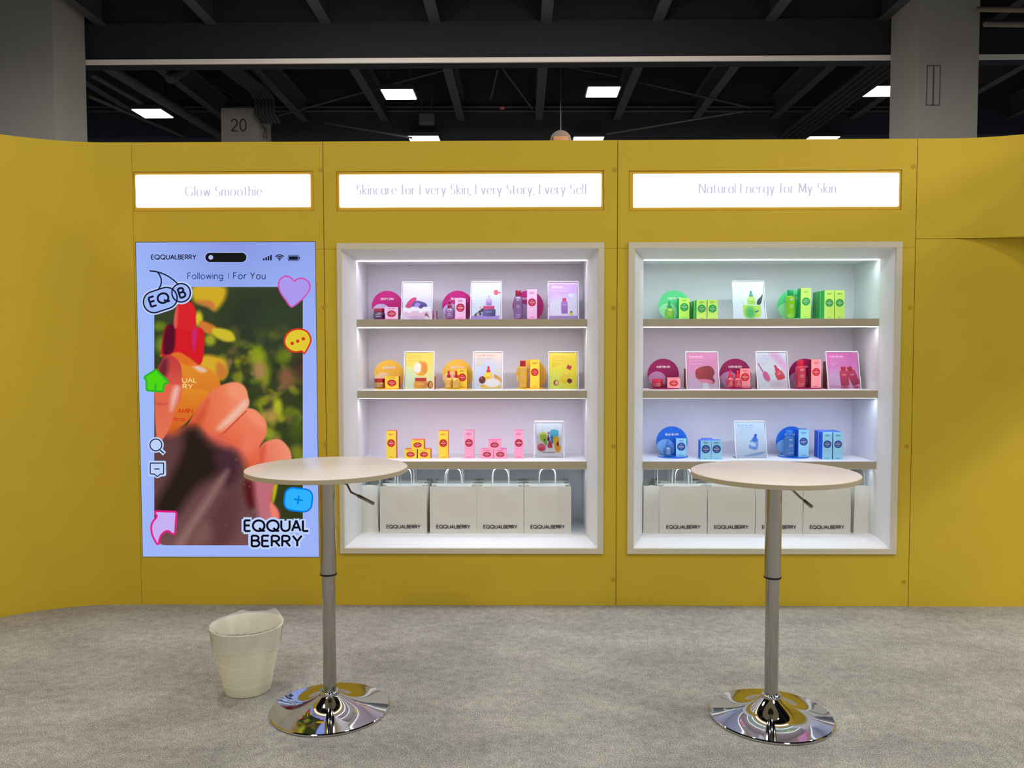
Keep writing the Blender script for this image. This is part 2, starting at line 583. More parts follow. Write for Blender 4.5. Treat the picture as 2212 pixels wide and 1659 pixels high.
# carpet
def carpet_mat():
    M = bpy.data.materials.new('grey_beige_carpet')
    M.use_nodes = True
    nt = M.node_tree
    p = nt.nodes['Principled BSDF']
    p.inputs['Roughness'].default_value = .95
    p.inputs['Specular IOR Level'].default_value = .08
    N, L = nt.nodes.new, nt.links.new
    tc = N('ShaderNodeTexCoord')

    def noise(scale, detail, rough=.6, sc=None):
        n = N('ShaderNodeTexNoise')
        n.inputs['Scale'].default_value = scale
        n.inputs['Detail'].default_value = detail
        n.inputs['Roughness'].default_value = rough
        if sc:
            mp = N('ShaderNodeMapping'); mp.inputs['Scale'].default_value = sc
            L(tc.outputs['Object'], mp.inputs[0]); L(mp.outputs[0], n.inputs['Vector'])
        else:
            L(tc.outputs['Object'], n.inputs['Vector'])
        return n
    fine = noise(230, 3, .75)
    midn = noise(26, 3)
    big = noise(2.2, 4, .6, (1, 2.2, 1))
    r1 = N('ShaderNodeValToRGB')
    r1.color_ramp.elements[0].position = .37
    r1.color_ramp.elements[0].color = (*lin((103, 101, 97)), 1)
    r1.color_ramp.elements[1].position = .63
    r1.color_ramp.elements[1].color = (*lin((212, 209, 202)), 1)
    L(fine.outputs['Fac'], r1.inputs[0])
    r2 = N('ShaderNodeMapRange'); r2.inputs[1].default_value = .3; r2.inputs[2].default_value = .7; r2.inputs[3].default_value = .82; r2.inputs[4].default_value = 1.16
    L(midn.outputs['Fac'], r2.inputs[0])
    r3 = N('ShaderNodeMapRange'); r3.inputs[1].default_value = .35; r3.inputs[2].default_value = .65; r3.inputs[3].default_value = .86; r3.inputs[4].default_value = 1.1
    L(big.outputs['Fac'], r3.inputs[0])
    mu = N('ShaderNodeMath'); mu.operation = 'MULTIPLY'
    L(r2.outputs[0], mu.inputs[0]); L(r3.outputs[0], mu.inputs[1])
    mx = N('ShaderNodeVectorMath'); mx.operation = 'SCALE'
    L(r1.outputs[0], mx.inputs[0]); L(mu.outputs[0], mx.inputs['Scale'])
    L(mx.outputs[0], p.inputs['Base Color'])
    bp = N('ShaderNodeBump'); bp.inputs['Strength'].default_value = .7; bp.inputs['Distance'].default_value = .006
    L(fine.outputs['Fac'], bp.inputs['Height']); L(bp.outputs[0], p.inputs['Normal'])
    return M


# ------------------------------------------------------------------ floor
fl = B().box(-16, 16, -14, 34, -.05, 0).build('floor', carpet_mat())
fl['kind'] = 'structure'

# ------------------------------------------------------------------ booth wall
H = 2.5
xA, xB, xC, xD = W(286, 420, 0)[0], W(698.5, 420, 0)[0], W(1334, 420, 0)[0], W(1980, 420, 0)[0]
zS = W(1127, 537, 0)[2]              # joint between the upper and the lower boards
CABZ1 = W(1020, 525, 0)[2]; CABZ0 = W(1020, 1195, 0)[2]
CAB = [(W(728, 525, 0)[0], W(1305, 525, 0)[0]), (W(1357.5, 523, 0)[0], W(1948, 523, 0)[0])]
SCR = (W(293, 523, 0)[0], W(680.5, 523, 0)[0], W(500, 1203, 0)[2], W(500, 523, 0)[2])
LB = []
for (a, b, t, u, a2, b2, t2, u2) in ((288, 677, 370, 456, 293, 670, 377, 447.5), (727, 1305, 369, 455, 733, 1299, 376, 447), (1359, 1948, 367.5, 454, 1368, 1942, 374.5, 447)):
    LB.append((W(a, 410, 0)[0], W(b, 410, 0)[0], W((a + b) / 2, u, 0)[2], W((a + b) / 2, t, 0)[2],
               W(a2, 410, 0)[0], W(b2, 410, 0)[0], W((a + b) / 2, u2, 0)[2], W((a + b) / 2, t2, 0)[2]))
wall = struct('wall_back')


def holed(x0, x1, z0, z1, holes, th=.05, name='panel', g=.0017):
    x0 += g; x1 -= g; z0 += g * .35; z1 -= g * .35
    xs = sorted({x0, x1} | {h for a in holes for h in (a[0], a[1]) if x0 < h < x1})
    zs = sorted({z0, z1} | {h for a in holes for h in (a[2], a[3]) if z0 < h < z1})
    bm = bmesh.new()
    V = {}
    for i, a in enumerate(xs):
        for j, c in enumerate(zs):
            V[i, j] = bm.verts.new((a, 0, c))
    fs = []
    for i in range(len(xs) - 1):
        for j in range(len(zs) - 1):
            mx, mz = (xs[i] + xs[i + 1]) / 2, (zs[j] + zs[j + 1]) / 2
            if any(h[0] < mx < h[1] and h[2] < mz < h[3] for h in holes):
                continue
            fs.append(bm.faces.new((V[i, j], V[i + 1, j], V[i + 1, j + 1], V[i, j + 1])))
    r = bmesh.ops.extrude_face_region(bm, geom=fs)
    vs = [v for v in r['geom'] if isinstance(v, bmesh.types.BMVert)]
    bmesh.ops.translate(bm, verts=vs, vec=(0, th, 0))
    bmesh.ops.recalc_face_normals(bm, faces=bm.faces)
    bmesh.ops.delete(bm, geom=[v for v in bm.verts if not v.link_faces], context='VERTS')
    me = bpy.data.meshes.new(name); bm.to_mesh(me); bm.free()
    me.materials.append(YEL)
    o = bpy.data.objects.new(name, me); COL.objects.link(o); o.parent = wall
    return o


lbh = [(l[0], l[1], l[2], l[3]) for l in LB]
cabh = [(c[0] + .004, c[1] - .004, CABZ0 + .004, CABZ1 - .004) for c in CAB]
scrh = [(SCR[0] - .003, SCR[1] + .003, SCR[2] - .003, SCR[3] + .003)]
holed(xA, xB, zS, H, lbh[:1] + scrh)
holed(xA, xB, 0, zS, scrh)
holed(xB, xC, zS, H, lbh[1:2] + cabh[:1])
holed(xB, xC, 0, zS, cabh[:1])
holed(xC, xD, zS, H, lbh[2:] + cabh[1:])
holed(xC, xD, 0, zS, cabh[1:])
for px, py in ((693, 367), (1328, 367), (1974, 360), (700, 664), (1325.5, 665), (1966, 664), (703, 960), (1325, 964), (1958.5, 964), (1324, 1252), (1953, 1257)):
    p = W(px, py, 0)
    B().lathe([(.010, 0), (.012, .0008), (.012, .003)], 14).xf(Matrix.Rotation(math.pi / 2, 4, 'X')).build('fixing_plug', YEL_D, wall, (p[0], .0016, p[2]))

# left curved return, right flat return and its curved header
XL, RL = -2.19, .75
pts = [(xA, 0)] + [(XL - RL * math.sin(a), -RL * (1 - math.cos(a))) for a in np.linspace(0, math.pi / 2, 25)] + [(XL - RL, -2.6)]
inn = pts
out = [(xA, .05)] + [(XL - (RL + .05) * math.sin(a), .05 - (RL + .05) * (1 - math.cos(a))) for a in np.linspace(0, math.pi / 2, 25)] + [(XL - RL - .05, -2.6)]
b = B()
n = len(pts)
b.add([(x, y, 0) for x, y in inn] + [(x, y, H) for x, y in inn] + [(x, y, 0) for x, y in out] + [(x, y, H) for x, y in out],
      [(i, i + 1, n + i + 1, n + i) for i in range(n - 1)], 0, True)
b.f += [[2 * n + i + 1, 2 * n + i, 3 * n + i, 3 * n + i + 1] for i in range(n - 1)]; b.m += [0] * (n - 1); b.s += [True] * (n - 1)
b.f += [[n + i, n + i + 1, 3 * n + i + 1, 3 * n + i] for i in range(n - 1)]; b.m += [0] * (n - 1); b.s += [False] * (n - 1)
b.f += [[0, n, 3 * n, 2 * n], [n - 1, 3 * n - 1, 4 * n - 1, 2 * n - 1]]; b.m += [0, 0]; b.s += [False, False]
o = b.build('wall_left', YEL); o['kind'] = 'structure'
zH = W(2060, 515.5, 0)[2]
wr = struct('wall_right')
B().box(xD + .0017, 3.9, 0, .05, 0, zH - .001).build('panel', YEL, wr)
XR, RR = 2.23, .9
cv = [(xD + .0017, 0), (XR - .12, 0)] + [(XR + RR * math.sin(a), -RR * (1 - math.cos(a))) for a in np.linspace(0, math.pi / 2, 25)] + [(XR + RR, -1.6), (3.9, -1.6), (3.9, .05), (xD + .0017, .05)]
b = B().prism(cv, 'z', zH + .001, H)
for i, f in enumerate(b.f):
    if len(f) == 4:
        b.s[i] = True
hd = b.build('header', YEL, wr)
md = hd.modifiers.new('edges', 'EDGE_SPLIT'); md.split_angle = .6

# ------------------------------------------------------------------ display cabinets
YF, YB = .085, .425            # shelf fronts, back board
ZT = W(1020, 562, YF)[2]
ZSH = [W(1020, t, YF)[2] for t in (689.5, 844, 997)]
ZSU = [W(1020, t, YF)[2] for t in (706.5, 860.6, 1013.4)]
ZB = W(1020, 1156, YF)[2]
INX = [(W(770.5, 690, YF)[0], W(1268, 690, YF)[0]), (W(1389.5, 690, YF)[0], W(1899, 690, YF)[0])]
ORX = [(W(741, 690, 0)[0] - .004, W(1292, 690, 0)[0]), (W(1370.5, 690, 0)[0], W(1932, 690, 0)[0])]
ORZ = (W(1020, 1183.5, 0)[2], W(1020, 538, 0)[2])
LEDC = [[(238, 236, 255), (244, 240, 250), (234, 237, 255), (216, 236, 252)], [(220, 250, 246), (244, 235, 244), (214, 230, 255), (220, 240, 252)]]
CABN = ['left', 'right']


def area(name, loc, rot, sx, sy, power, rgb, parent=None, spread=180):
    l = bpy.data.lights.new(name, 'AREA')
    l.shape = 'RECTANGLE'
    l.size, l.size_y = sx, sy
    l.energy = power
    l.color = tuple(lin(rgb))
    l.spread = math.radians(spread)
    o = bpy.data.objects.new(name, l)
    COL.objects.link(o)
    o.location = tuple(map(float, loc)); o.rotation_euler = rot
    if parent is not None:
        o.parent = parent
    return o


for ci in range(2):
    fx0, fx1 = CAB[ci]
    ox0, ox1 = ORX[ci]
    ix0, ix1 = INX[ci]
    cx = (ix0 + ix1) / 2
    lab = 'white shelf cabinet with purple and yellow products, set into the yellow wall' if ci == 0 else 'white shelf cabinet with green and blue products, set into the yellow wall'
    cab = thing('display_cabinet', lab, 'cabinet', (cx, 0, 0), 'lit shelf cabinets')
    # cream face frame, four boards
    yf = -.012
    for nm, bx in (('frame_board', (fx0, fx1, ORZ[1], CABZ1)), ('frame_board', (fx0, fx1, CABZ0, ORZ[0])), ('frame_board', (fx0, ox0, ORZ[0], ORZ[1])), ('frame_board', (ox1, fx1, ORZ[0], ORZ[1]))):
        B().box(bx[0] - cx, bx[1] - cx, yf, .004, bx[2], bx[3]).build(nm, CREAM, cab, bevel=.0012)
    # splayed reveal, four boards
    o_ = [(ox0, ORZ[0]), (ox1, ORZ[0]), (ox1, ORZ[1]), (ox0, ORZ[1])]
    i_ = [(ix0, ZB), (ix1, ZB), (ix1, ZT), (ix0, ZT)]
    for k in range(4):
        a, c = o_[k], o_[(k + 1) % 4]
        d, e = i_[(k + 1) % 4], i_[k]
        t = .015
        nx, nz = [(0, -1), (1, 0), (0, 1), (-1, 0)][k]
        q = [(a[0] - cx, .004, a[1]), (c[0] - cx, .004, c[1]), (d[0] - cx, YF, d[1]), (e[0] - cx, YF, e[1])]
        q2 = [(p[0] + nx * t, p[1], p[2] + nz * t) for p in q]
        B().add(q + q2, [(0, 1, 2, 3), (4, 7, 6, 5), (0, 4, 5, 1), (1, 5, 6, 2), (2, 6, 7, 3), (3, 7, 4, 0)]).build('reveal_board', WHITE, cab)
    B().box(ix0 - cx - .012, ix1 - cx + .012, YB, YB + .012, ZB - .03, ZT + .03).build('back_board', mat('pale_back_board', (230, 227, 236), .5), cab)
    B().box(ix0 - cx - .015, ix0 - cx, YF, YB, ZB - .03, ZT + .03).build('side_board', WHITE, cab)
    B().box(ix1 - cx, ix1 - cx + .015, YF, YB, ZB - .03, ZT + .03).build('side_board', WHITE, cab)
    B().box(ix0 - cx, ix1 - cx, YF, YB, ZT + .006, ZT + .03).build('top_board', WHITE, cab)
    B().box(ix0 - cx, ix1 - cx, YF, YB, ZB - .03, ZB).build('bottom_board', WHITE, cab)
    for k in range(3):
        sh = B().box(ix0 - cx + .001, ix1 - cx - .001, YF + .002, YB, ZSU[k], ZSH[k]).build('shelf', WHITE, cab)
        B().box(ix0 - cx + .001, ix1 - cx - .001, YF, YF + .002, ZSU[k], ZSH[k] - .0005).build('edge_band', EDGE, sh)
    for k, z in enumerate([ZT + .006] + ZSU):
        hang = [.011, .0045, .0015, .001][k]
        st = B().box(ix0 - cx + .004, ix1 - cx - .004, YF + (.001 if k == 0 else .006), YF + .012, z - hang, z).build('led_strip', LEDE, cab)
        area('led_light', (0, YF + (.012 if k < 3 else .049), z - hang - .003), (math.radians(25), 0, 0), ix1 - ix0 - .02, .008, LED_W * [1.05, 1 - .2 * ci, 1, .5][k], LEDC[ci][k], cab, 130)

# ------------------------------------------------------------------ light-box signs
TXT = ['Glow Smoothie', 'Skincare for Every Skin, Every Story, Every Self', 'Natural Energy for My Skin']
TPX = [(401, 565, 424), (771, 1268, 421), (1511, 1805, 418)]
SLAB = ['white lit sign reading Glow Smoothie, above the tall screen', 'long white lit sign above the left shelf cabinet', 'long white lit sign above the right shelf cabinet']
SIGNM = emat('sign_diffuser', (250, 252, 255), SIGN_E)
SIGNT = emat('sign_lettering', (206, 196, 226), 1.0)
for k, l in enumerate(LB):
    cx, cz = (l[4] + l[5]) / 2, (l[6] + l[7]) / 2
    t = thing('light_box_sign', SLAB[k], 'sign', (cx, 0, cz), 'lit signs along the top of the yellow wall')
    x0, x1, z0, z1 = l[0] - cx + .002, l[1] - cx - .002, l[2] - cz + .002, l[3] - cz - .002
    a0, a1, c0, c1 = l[4] - cx, l[5] - cx, l[6] - cz, l[7] - cz
    b = B()
    b.box(x0, x1, .004, .05, c1, z1).box(x0, x1, .004, .05, z0, c0).box(x0, a0, .004, .05, c0, c1).box(a1, x1, .004, .05, c0, c1)
    b.build('sign_frame', YTRIM, t)
    B().prism(rrect(a1 - a0, c1 - c0, .008), 'y', .001, .03).build('light_panel', SIGNM, t)
    px0, px1, pyb = TPX[k]
    w0, w1 = W(px0, pyb, 0), W(px1, pyb, 0)
    cap = .052
    bb = flat(B(), text2d(TXT[k], cap, w1[0] - w0[0], w=.16, lo=.012 if k else .03, gap=.26), (w0[0] + w1[0]) / 2 - cx, w0[2] - cz, .0003)
    bb.build('lettering', SIGNT, t, fix=False)

# ------------------------------------------------------------------ tall screen
scx, scz = (SCR[0] + SCR[1]) / 2, SCR[2]
scr = thing('display_screen', 'tall glowing phone-style screen with a hand holding a dropper bottle', 'screen', (scx, 0, scz))
B().box(SCR[0] - scx, SCR[1] - scx, .002, .06, 0, SCR[3] - scz).build('housing', mat('screen_housing', (60, 62, 70), .4), scr)
YS = .0


def SP(px, py):
    p = W(px, py, 0)
    return p[0] - scx, p[2] - scz


def spos(yoff):
    def f(u, v):
        d = RIGHT[None, None] * ((u - 1106.0) / F)[..., None] + UP[None, None] * ((829.5 - v) / F)[..., None] + FWD
        t = (0 - CAM[1]) / d[..., 1]
        return CAM[0] + d[..., 0] * t - scx, np.full(u.shape, yoff), CAM[2] + d[..., 2] * t - scz
    return f


SCRP = print_mat('screen_picture', True)
a = Art(0, 1, 0, 1, 24, 40)
a.fill((146, 168, 236), (160, 180, 246))
a.ell(.45, .0, .5, .09, (140, 156, 228), 1.2)
a.ell(.0, .45, .3, .6, (160, 186, 252), 1.6)
a.ell(.9, .62, .25, .4, (156, 178, 250), 1.6)


def bgpos(u, v):
    return SCR[0] - scx + u * (SCR[1] - SCR[0]), np.full(u.shape, .0015), (1 - v) * (SCR[3] - scz)


a.mesh('screen_background', bgpos, SCRP, scr)


def c1(x, y): return (280 + x * 420 / 1936, 500 + y * 360 / 1659)


def c2(x, y): return (280 + x * 420 / 1883, 850 + y * 370 / 1659)


def P1(*q): return [c1(*p) for p in q]


def P2(*q): return [c2(*p) for p in q]


a = Art(333, 654, 620, 1178, 200, 348)
a.fill((58, 66, 42), (52, 58, 26))
rng = random.Random(7)
a.ell(560, 690, 70, 60, (46, 54, 42), .9)
a.ell(600, 700, 60, 70, (52, 62, 44), .9)
for _ in range(230):
    x, y = rng.uniform(480, 655), rng.uniform(700, 1010)
    col = rng.choice([(150, 158, 30), (96, 124, 32), (128, 140, 34), (150, 112, 76), (48, 58, 24), (64, 78, 28), (172, 168, 40), (110, 96, 60), (44, 52, 30)])
    a.ell(x, y, rng.uniform(4, 13), rng.uniform(4, 14), col, .9, rng.uniform(0, 3), .55 * min(1, max(.15, (y - 700) / 90)))
for x, y, rx, ry, col in ((555, 770, 16, 22, (150, 165, 30)), (570, 805, 14, 26, (135, 150, 30)), (610, 770, 14, 14, (110, 130, 30)), (600, 880, 10, 18, (190, 195, 40)), (560, 800, 14, 18, (175, 125, 90)), (618, 815, 16, 20, (150, 95, 70)), (650, 800, 14, 30, (70, 45, 40)), (580, 900, 20, 14, (180, 150, 70)), (640, 920, 16, 30, (70, 90, 30)), (598, 975, 14, 14, (190, 195, 30)), (640, 975, 14, 14, (130, 125, 40)), (580, 935, 12, 14, (150, 160, 40))):
    a.ell(x, y, rx, ry, col, 1.0, 0, .8)
a.ell(345, 705, 14, 10, (110, 140, 30), 1.0, 0, .8)
a.ell(350, 745, 14, 18, (120, 150, 40), 1.0, 0, .8)
a.poly(P1((640, 540), (930, 545), (955, 650), (860, 785), (780, 745), (640, 690)), (206, 170, 38), 12)
a.poly(P1((660, 690), (800, 690), (850, 740), (840, 780), (780, 750)), (200, 120, 60), 8)
a.ell(*c1(685, 870), 9, 16, (205, 195, 40), .8)
a.poly(P1((700, 890), (850, 945), (840, 1030), (710, 985)), (205, 120, 50), 6)
a.poly(P1((840, 960), (1000, 990), (1050, 1080), (950, 1095), (830, 1030)), (205, 185, 45), 6)
a.ell(*c1(800, 1080), 12, 12, (150, 160, 40), .9)
a.poly(P1((740, 1230), (930, 1270), (975, 1390), (900, 1480), (700, 1340)), (212, 168, 42), 10)
a.poly(P1((880, 1300), (970, 1380), (930, 1470), (860, 1430)), (200, 120, 50), 9)
# bottle
a.poly(P1((430, 1215), (640, 1300), (840, 1400), (905, 1530), (850, 1640), (700, 1700), (420, 1700)), (226, 150, 44), 3, col2=(212, 110, 40))
a.poly(P2((300, -20), (760, -20), (700, 90), (620, 200), (500, 330), (330, 430)), (222, 140, 40), 4, col2=(206, 84, 36))
a.poly(P1((620, 1330), (720, 1350), (770, 1390), (700, 1400)), (226, 190, 170), 6)
a.poly(P1((540, 1300), (650, 1310), (660, 1340), (550, 1330)), (235, 110, 50), 4)
a.poly(P1((300, 1240), (380, 1185), (560, 1215), (650, 1290), (560, 1330), (440, 1260), (340, 1245)), (222, 110, 40), 3)
a.poly(P1((345, 985), (400, 935), (640, 950), (740, 1000), (728, 1270), (680, 1330), (640, 1290), (480, 1200), (320, 1240)), (210, 30, 36), 2.5)
a.poly(P1((355, 970), (445, 935), (440, 1180), (335, 1215)), (86, 18, 40), 6)
a.poly(P1((620, 960), (670, 970), (650, 1180), (625, 1160)), (200, 40, 110), 5)
a.poly(P1((455, 800), (500, 710), (600, 700), (650, 760), (660, 850), (640, 980), (465, 960)), (214, 38, 44), 2.5)
a.poly(P1((445, 830), (480, 730), (470, 950), (440, 940)), (220, 90, 80), 4)
# hand: lit back of the hand, then fingers, then the palm in shade
a.poly(P2((240, 430), (420, 380), (560, 300), (680, 200), (760, 330), (880, 400), (1040, 480), (1150, 600), (1260, 690), (1400, 830), (1370, 1040), (1440, 1140), (1440, 1240), (1300, 1500), (230, 1500)), (216, 88, 58), 4)
a.poly(P2((1240, 680), (1245, 560), (1300, 480), (1400, 442), (1480, 460), (1555, 560), (1555, 700), (1400, 740)), (226, 108, 82), 2.0, col2=(238, 146, 116), gdir=(1, -.4))
a.poly(P2((1245, 690), (1250, 570), (1290, 500), (1320, 520), (1290, 700)), (214, 84, 64), 8, a=.8)
a.poly(P2((800, 470), (905, 376), (1000, 260), (1130, 150), (1230, 170), (1320, 275), (1322, 400), (1258, 520), (1240, 690), (1150, 700), (980, 600)), (222, 92, 60), 2.0, col2=(240, 138, 104), gdir=(.7, -1))
a.ell(*c2(1160, 480), 14, 26, (236, 120, 92), 1.2, .3)
a.poly(P2((1130, 160), (1220, 180), (1300, 280), (1300, 330), (1190, 260)), (242, 146, 112), 10, a=.8)
a.poly(P2((560, 330), (640, 170), (720, 60), (800, -30), (900, -85), (1020, -110), (1110, -70), (1148, 30), (1146, 130), (1010, 285), (905, 376), (780, 430), (640, 400)), (222, 92, 58), 2.0, col2=(240, 146, 108), gdir=(1, -.1))
a.poly(P2((1110, 60), (1140, 120), (1000, 270), (890, 345), (850, 330), (960, 210)), (238, 196, 178), 12, a=.8)
a.poly(P2((960, -80), (1060, -90), (1120, -10), (1060, 60), (960, 20)), (244, 150, 116), 14, a=.8)
a.poly(P2((905, 380), (1130, 160), (1138, 168), (915, 386)), (196, 60, 48), 2.0, False)
a.poly(P2((600, 300), (720, 120), (760, 60), (740, 180), (680, 320)), (200, 76, 46), 14, a=.7)
a.poly(P2((700, 400), (860, 400), (1040, 520), (1150, 640), (1060, 620), (880, 520)), (220, 96, 84), 12, a=.8)
a.poly(P2((220, 450), (400, 415), (520, 350), (640, 320), (760, 440), (900, 510), (1040, 570), (1120, 690), (1190, 860), (1280, 1040), (1320, 1200), (1280, 1540), (220, 1540)), (88, 56, 56), 24, col2=(118, 80, 80))
a.poly(P2((540, 370), (640, 350), (760, 480), (900, 600), (900, 740), (640, 920), (470, 1150), (300, 1300), (240, 1100), (400, 800), (500, 560)), (42, 30, 26), 26)
a.poly(P2((280, 480), (430, 450), (500, 480), (440, 640), (300, 800)), (96, 62, 66), 26, a=.7)
a.poly(P2((820, 600), (1000, 560), (1060, 760), (960, 920), (880, 780)), (72, 42, 52), 22)
a.poly(P2((900, 780), (940, 800), (700, 1200), (520, 1480), (430, 1480), (600, 1200)), (140, 102, 100), 16)
a.poly(P2((760, 1200), (1000, 900), (1060, 1100), (950, 1480), (620, 1480)), (94, 58, 62), 26)
a.poly(P2((640, 1300), (760, 1240), (800, 1400), (700, 1480), (600, 1480)), (122, 84, 82), 22)
a.poly(P2((1110, 860), (1240, 880), (1220, 1080), (1140, 1090)), (88, 28, 32), 14)
a.poly(P2((1240, 740), (1400, 860), (1365, 1060), (1430, 1140), (1420, 1240), (1270, 1230), (1230, 1100), (1200, 860)), (190, 108, 122), 16)
a.poly(P2((1360, 1050), (1425, 1120), (1440, 1240), (1385, 1240)), (236, 128, 106), 6)
for x_, y_ in ((1000, 560), (1030, 640), (1110, 880), (1160, 900), (1200, 1150), (1150, 1180), (900, 800), (670, 1110), (930, 1270)):
    a.ell(*c2(x_, y_), 1.2, 2.5, (170, 140, 140), .9, 0, .35)
a.poly(P2((1400, 890), (1430, 890), (1400, 1040), (1378, 1030)), (190, 186, 30), 6)
# thumb
a.poly(P1((262, 1700), (262, 1420), (310, 1300), (360, 1232), (430, 1240), (500, 1310), (520, 1420), (515, 1620), (470, 1720)), (190, 60, 60), 2.0, col2=(226, 104, 78))
a.poly(P2((262, -60), (500, -60), (470, 60), (430, 220), (345, 410), (262, 440)), (224, 98, 72), 2.5, col2=(224, 116, 84))
a.poly(P2((430, -60), (480, -60), (455, 60), (400, 170), (400, 60)), (236, 196, 190), 12, a=.85)
a.poly(P1((290, 1360), (340, 1270), (380, 1280), (370, 1420), (300, 1480)), (110, 40, 50), 12)
a.poly(P2((262, 92), (330, 100), (370, 92), (330, 108), (262, 104)), (170, 60, 50), 5, a=.7)
for k in range(8):
    q = math.radians(90 + 90 * k / 7); q2 = math.radians(90 + 90 * (k + 1) / 7)
    a.poly([(333, 1182), (356 + 20 * math.cos(q), 1158 + 20 * math.sin(q)), (356 + 20 * math.cos(q2), 1158 + 20 * math.sin(q2)), (330, 1170)], (158, 180, 248), 1.2, False)
a.mesh('screen_photo', spos(.0010), SCRP, scr)

EM = lambda n_, c: emat('screen_' + n_, c, 1.0)
E_INK, E_HALO = EM('ink', (22, 24, 44)), EM('halo', (190, 210, 250))


def icon(name, layers, y0=0.0):
    """layers: list of (2-D shape in photo pixels -> screen plane, material)"""
    b = B(); ms = []
    for k, (vf, mt) in enumerate(layers):
        if mt not in ms:
            ms.append(mt)
        v = [SP(*p) for p in vf[0]]
        b.add([(p[0], y0 - .0003 * k, p[1]) for p in v], vf[1], ms.index(mt))
    return b.build(name, ms, scr, fix=False)


def fan(pts):
    c = np.mean(pts, 0)
    n_ = len(pts)
    return list(pts) + [tuple(c)], [(i, (i + 1) % n_, n_) for i in range(n_)]


def line(pts, w, close=False): return ribbon(pts, w, None, close)


def ptext(s, x0, x1, ybase, cap, w, gap=.22, ext=0.0, lo=None):
    v, f = text2d(s, cap, x1 - x0, w, lo, gap, ext)
    return [((x0 + x1) / 2 + p[0], ybase - p[1]) for p in v], f


def disc(cx, cy, r, n_=28): return fan(arc(cx, cy, r, r, 0, 360 - 360 / n_, n_ - 1))


icon('status_text', [(ptext('EQQUALBERRY', 327, 423, 560, 9.5, .2), E_INK)])
icon('camera_pill', [(fan([(488 + p[0], 556 + p[1]) for p in rrect(92, 23, 11.4, 8)]), EM('halo2', (176, 196, 250))), (fan([(488 + p[0], 556 + p[1]) for p in rrect(89, 20.5, 10.2, 8)]), EM('black', (24, 26, 26))), (disc(455.5, 556, 5), EM('pale', (176, 190, 240)))])
icon('signal_icon', [(fillpoly([(568 + 5.2 * k, 562.5), (571.5 + 5.2 * k, 562.5), (571.5 + 5.2 * k, 558 - 2.4 * k), (568 + 5.2 * k, 558 - 2.4 * k)]), E_INK) for k in range(4)])
icon('wifi_icon', [(line(arc(604, 562, r, r, -140, -40, 8), 2.3), E_INK) for r in (4.5, 8, 11.5)] + [(disc(604, 561.3, 1.8, 10), E_INK)])
icon('battery_icon', [(line([(634 + p[0], 557.5 + p[1]) for p in rrect(23, 11.5, 3)], 1.3, True), E_INK), (fan([(634 + p[0], 557.5 + p[1]) for p in rrect(19, 8, 1.4)]), E_INK), (fan([(647 + p[0], 557.5 + p[1]) for p in rrect(2, 4, .9)]), E_INK)])
TAB = EM('tab_text', (44, 50, 110))
icon('following_tab', [(ptext('Following', 405.5, 481, 602.5, 13, .12, .26), TAB)])
icon('tab_divider', [(line([(494, 590), (494, 602)], 1.2), TAB)])
TABD = EM('tab_text_dark', (30, 34, 84))
icon('tab_word', [(ptext('For', 504.5, 531.5, 602.5, 13.5, .12, .26), TABD)])
icon('tab_word', [(ptext('You', 541, 573, 602.5, 13.5, .12, .26), TABD)])
# berry mark
br = lambda pts, r=-17, c=(0, 0): [(c[0] + p[0] * math.cos(math.radians(r)) - p[1] * math.sin(math.radians(r)), c[1] + p[0] * math.sin(math.radians(r)) + p[1] * math.cos(math.radians(r))) for p in pts]
pill = br(rrect(74, 46, 22.8, 10), -18, (346.6, 648.2))
ringB = arc(391.7, 632.6, 20, 20, 0, 350, 35)
stem1 = arc(322, 672, 87.5, 87.5, -88, -45, 12)
stem1 = [(323.6, 585.2), (335, 586.2), (345, 588.6), (356, 592.8), (366, 598.2), (376, 605.5), (384.5, 613.8)]
stem2 = [(340.5, 587.3), (346, 595), (348.8, 603), (349, 611), (347, 618.5), (342, 626)]
E_BODY = EM('mark_body', (158, 184, 250))
layers = [(fillpoly([(325, 640), (356, 632), (352, 606), (325, 606)]), E_BODY), (line(stem1, 8.5), E_BODY), (line(stem2, 8.5), E_BODY), (fan(br(rrect(83, 55, 27.3, 10), -18, (346.6, 648.2))), E_HALO), (disc(391.7, 632.6, 24.8, 36), E_HALO), (fan(pill), E_BODY), (disc(391.7, 632.6, 20, 36), E_BODY),
          (line(pill, 3.1, True), E_INK), (line(ringB, 3.1, True), E_INK), (line(stem1, 2.9), E_INK), (line(stem2, 2.9), E_INK)]
v, f = text2d('EQ', 20.5, 42, .215, gap=.26)
layers.append(((br([(p[0], -p[1]) for p in v], -18, (347.5, 656.5)), f), E_INK))
v, f = text2d('B', 20.5, 12.5, .215)
layers.append(((br([(p[0], -p[1]) for p in v], -18, (396.5, 642)), f), E_INK))
icon('berry_mark', layers, -.0003)
hp = smooth_poly([c1(1640, 492), c1(1600, 455), c1(1550, 446), c1(1498, 480), c1(1484, 540), c1(1505, 610), c1(1560, 690), c1(1598, 742), c1(1625, 748), c1(1690, 700), c1(1760, 630), c1(1795, 560), c1(1780, 500), c1(1720, 466), c1(1670, 474)], 4)
icon('heart_icon', [(fan(hp), EM('heart_fill', (172, 152, 236))), (line(hp, 3.2, True), EM('heart_rim', (206, 84, 176)))], -.0003)
ch = smooth_poly([c1(1700, 972), c1(1770, 1000), c1(1804, 1070), c1(1790, 1130), c1(1745, 1210), c1(1725, 1205), c1(1712, 1192), c1(1640, 1200), c1(1570, 1160), c1(1542, 1095), c1(1570, 1020), c1(1630, 980)], 4)
RED = EM('bubble_rim', (214, 54, 34))
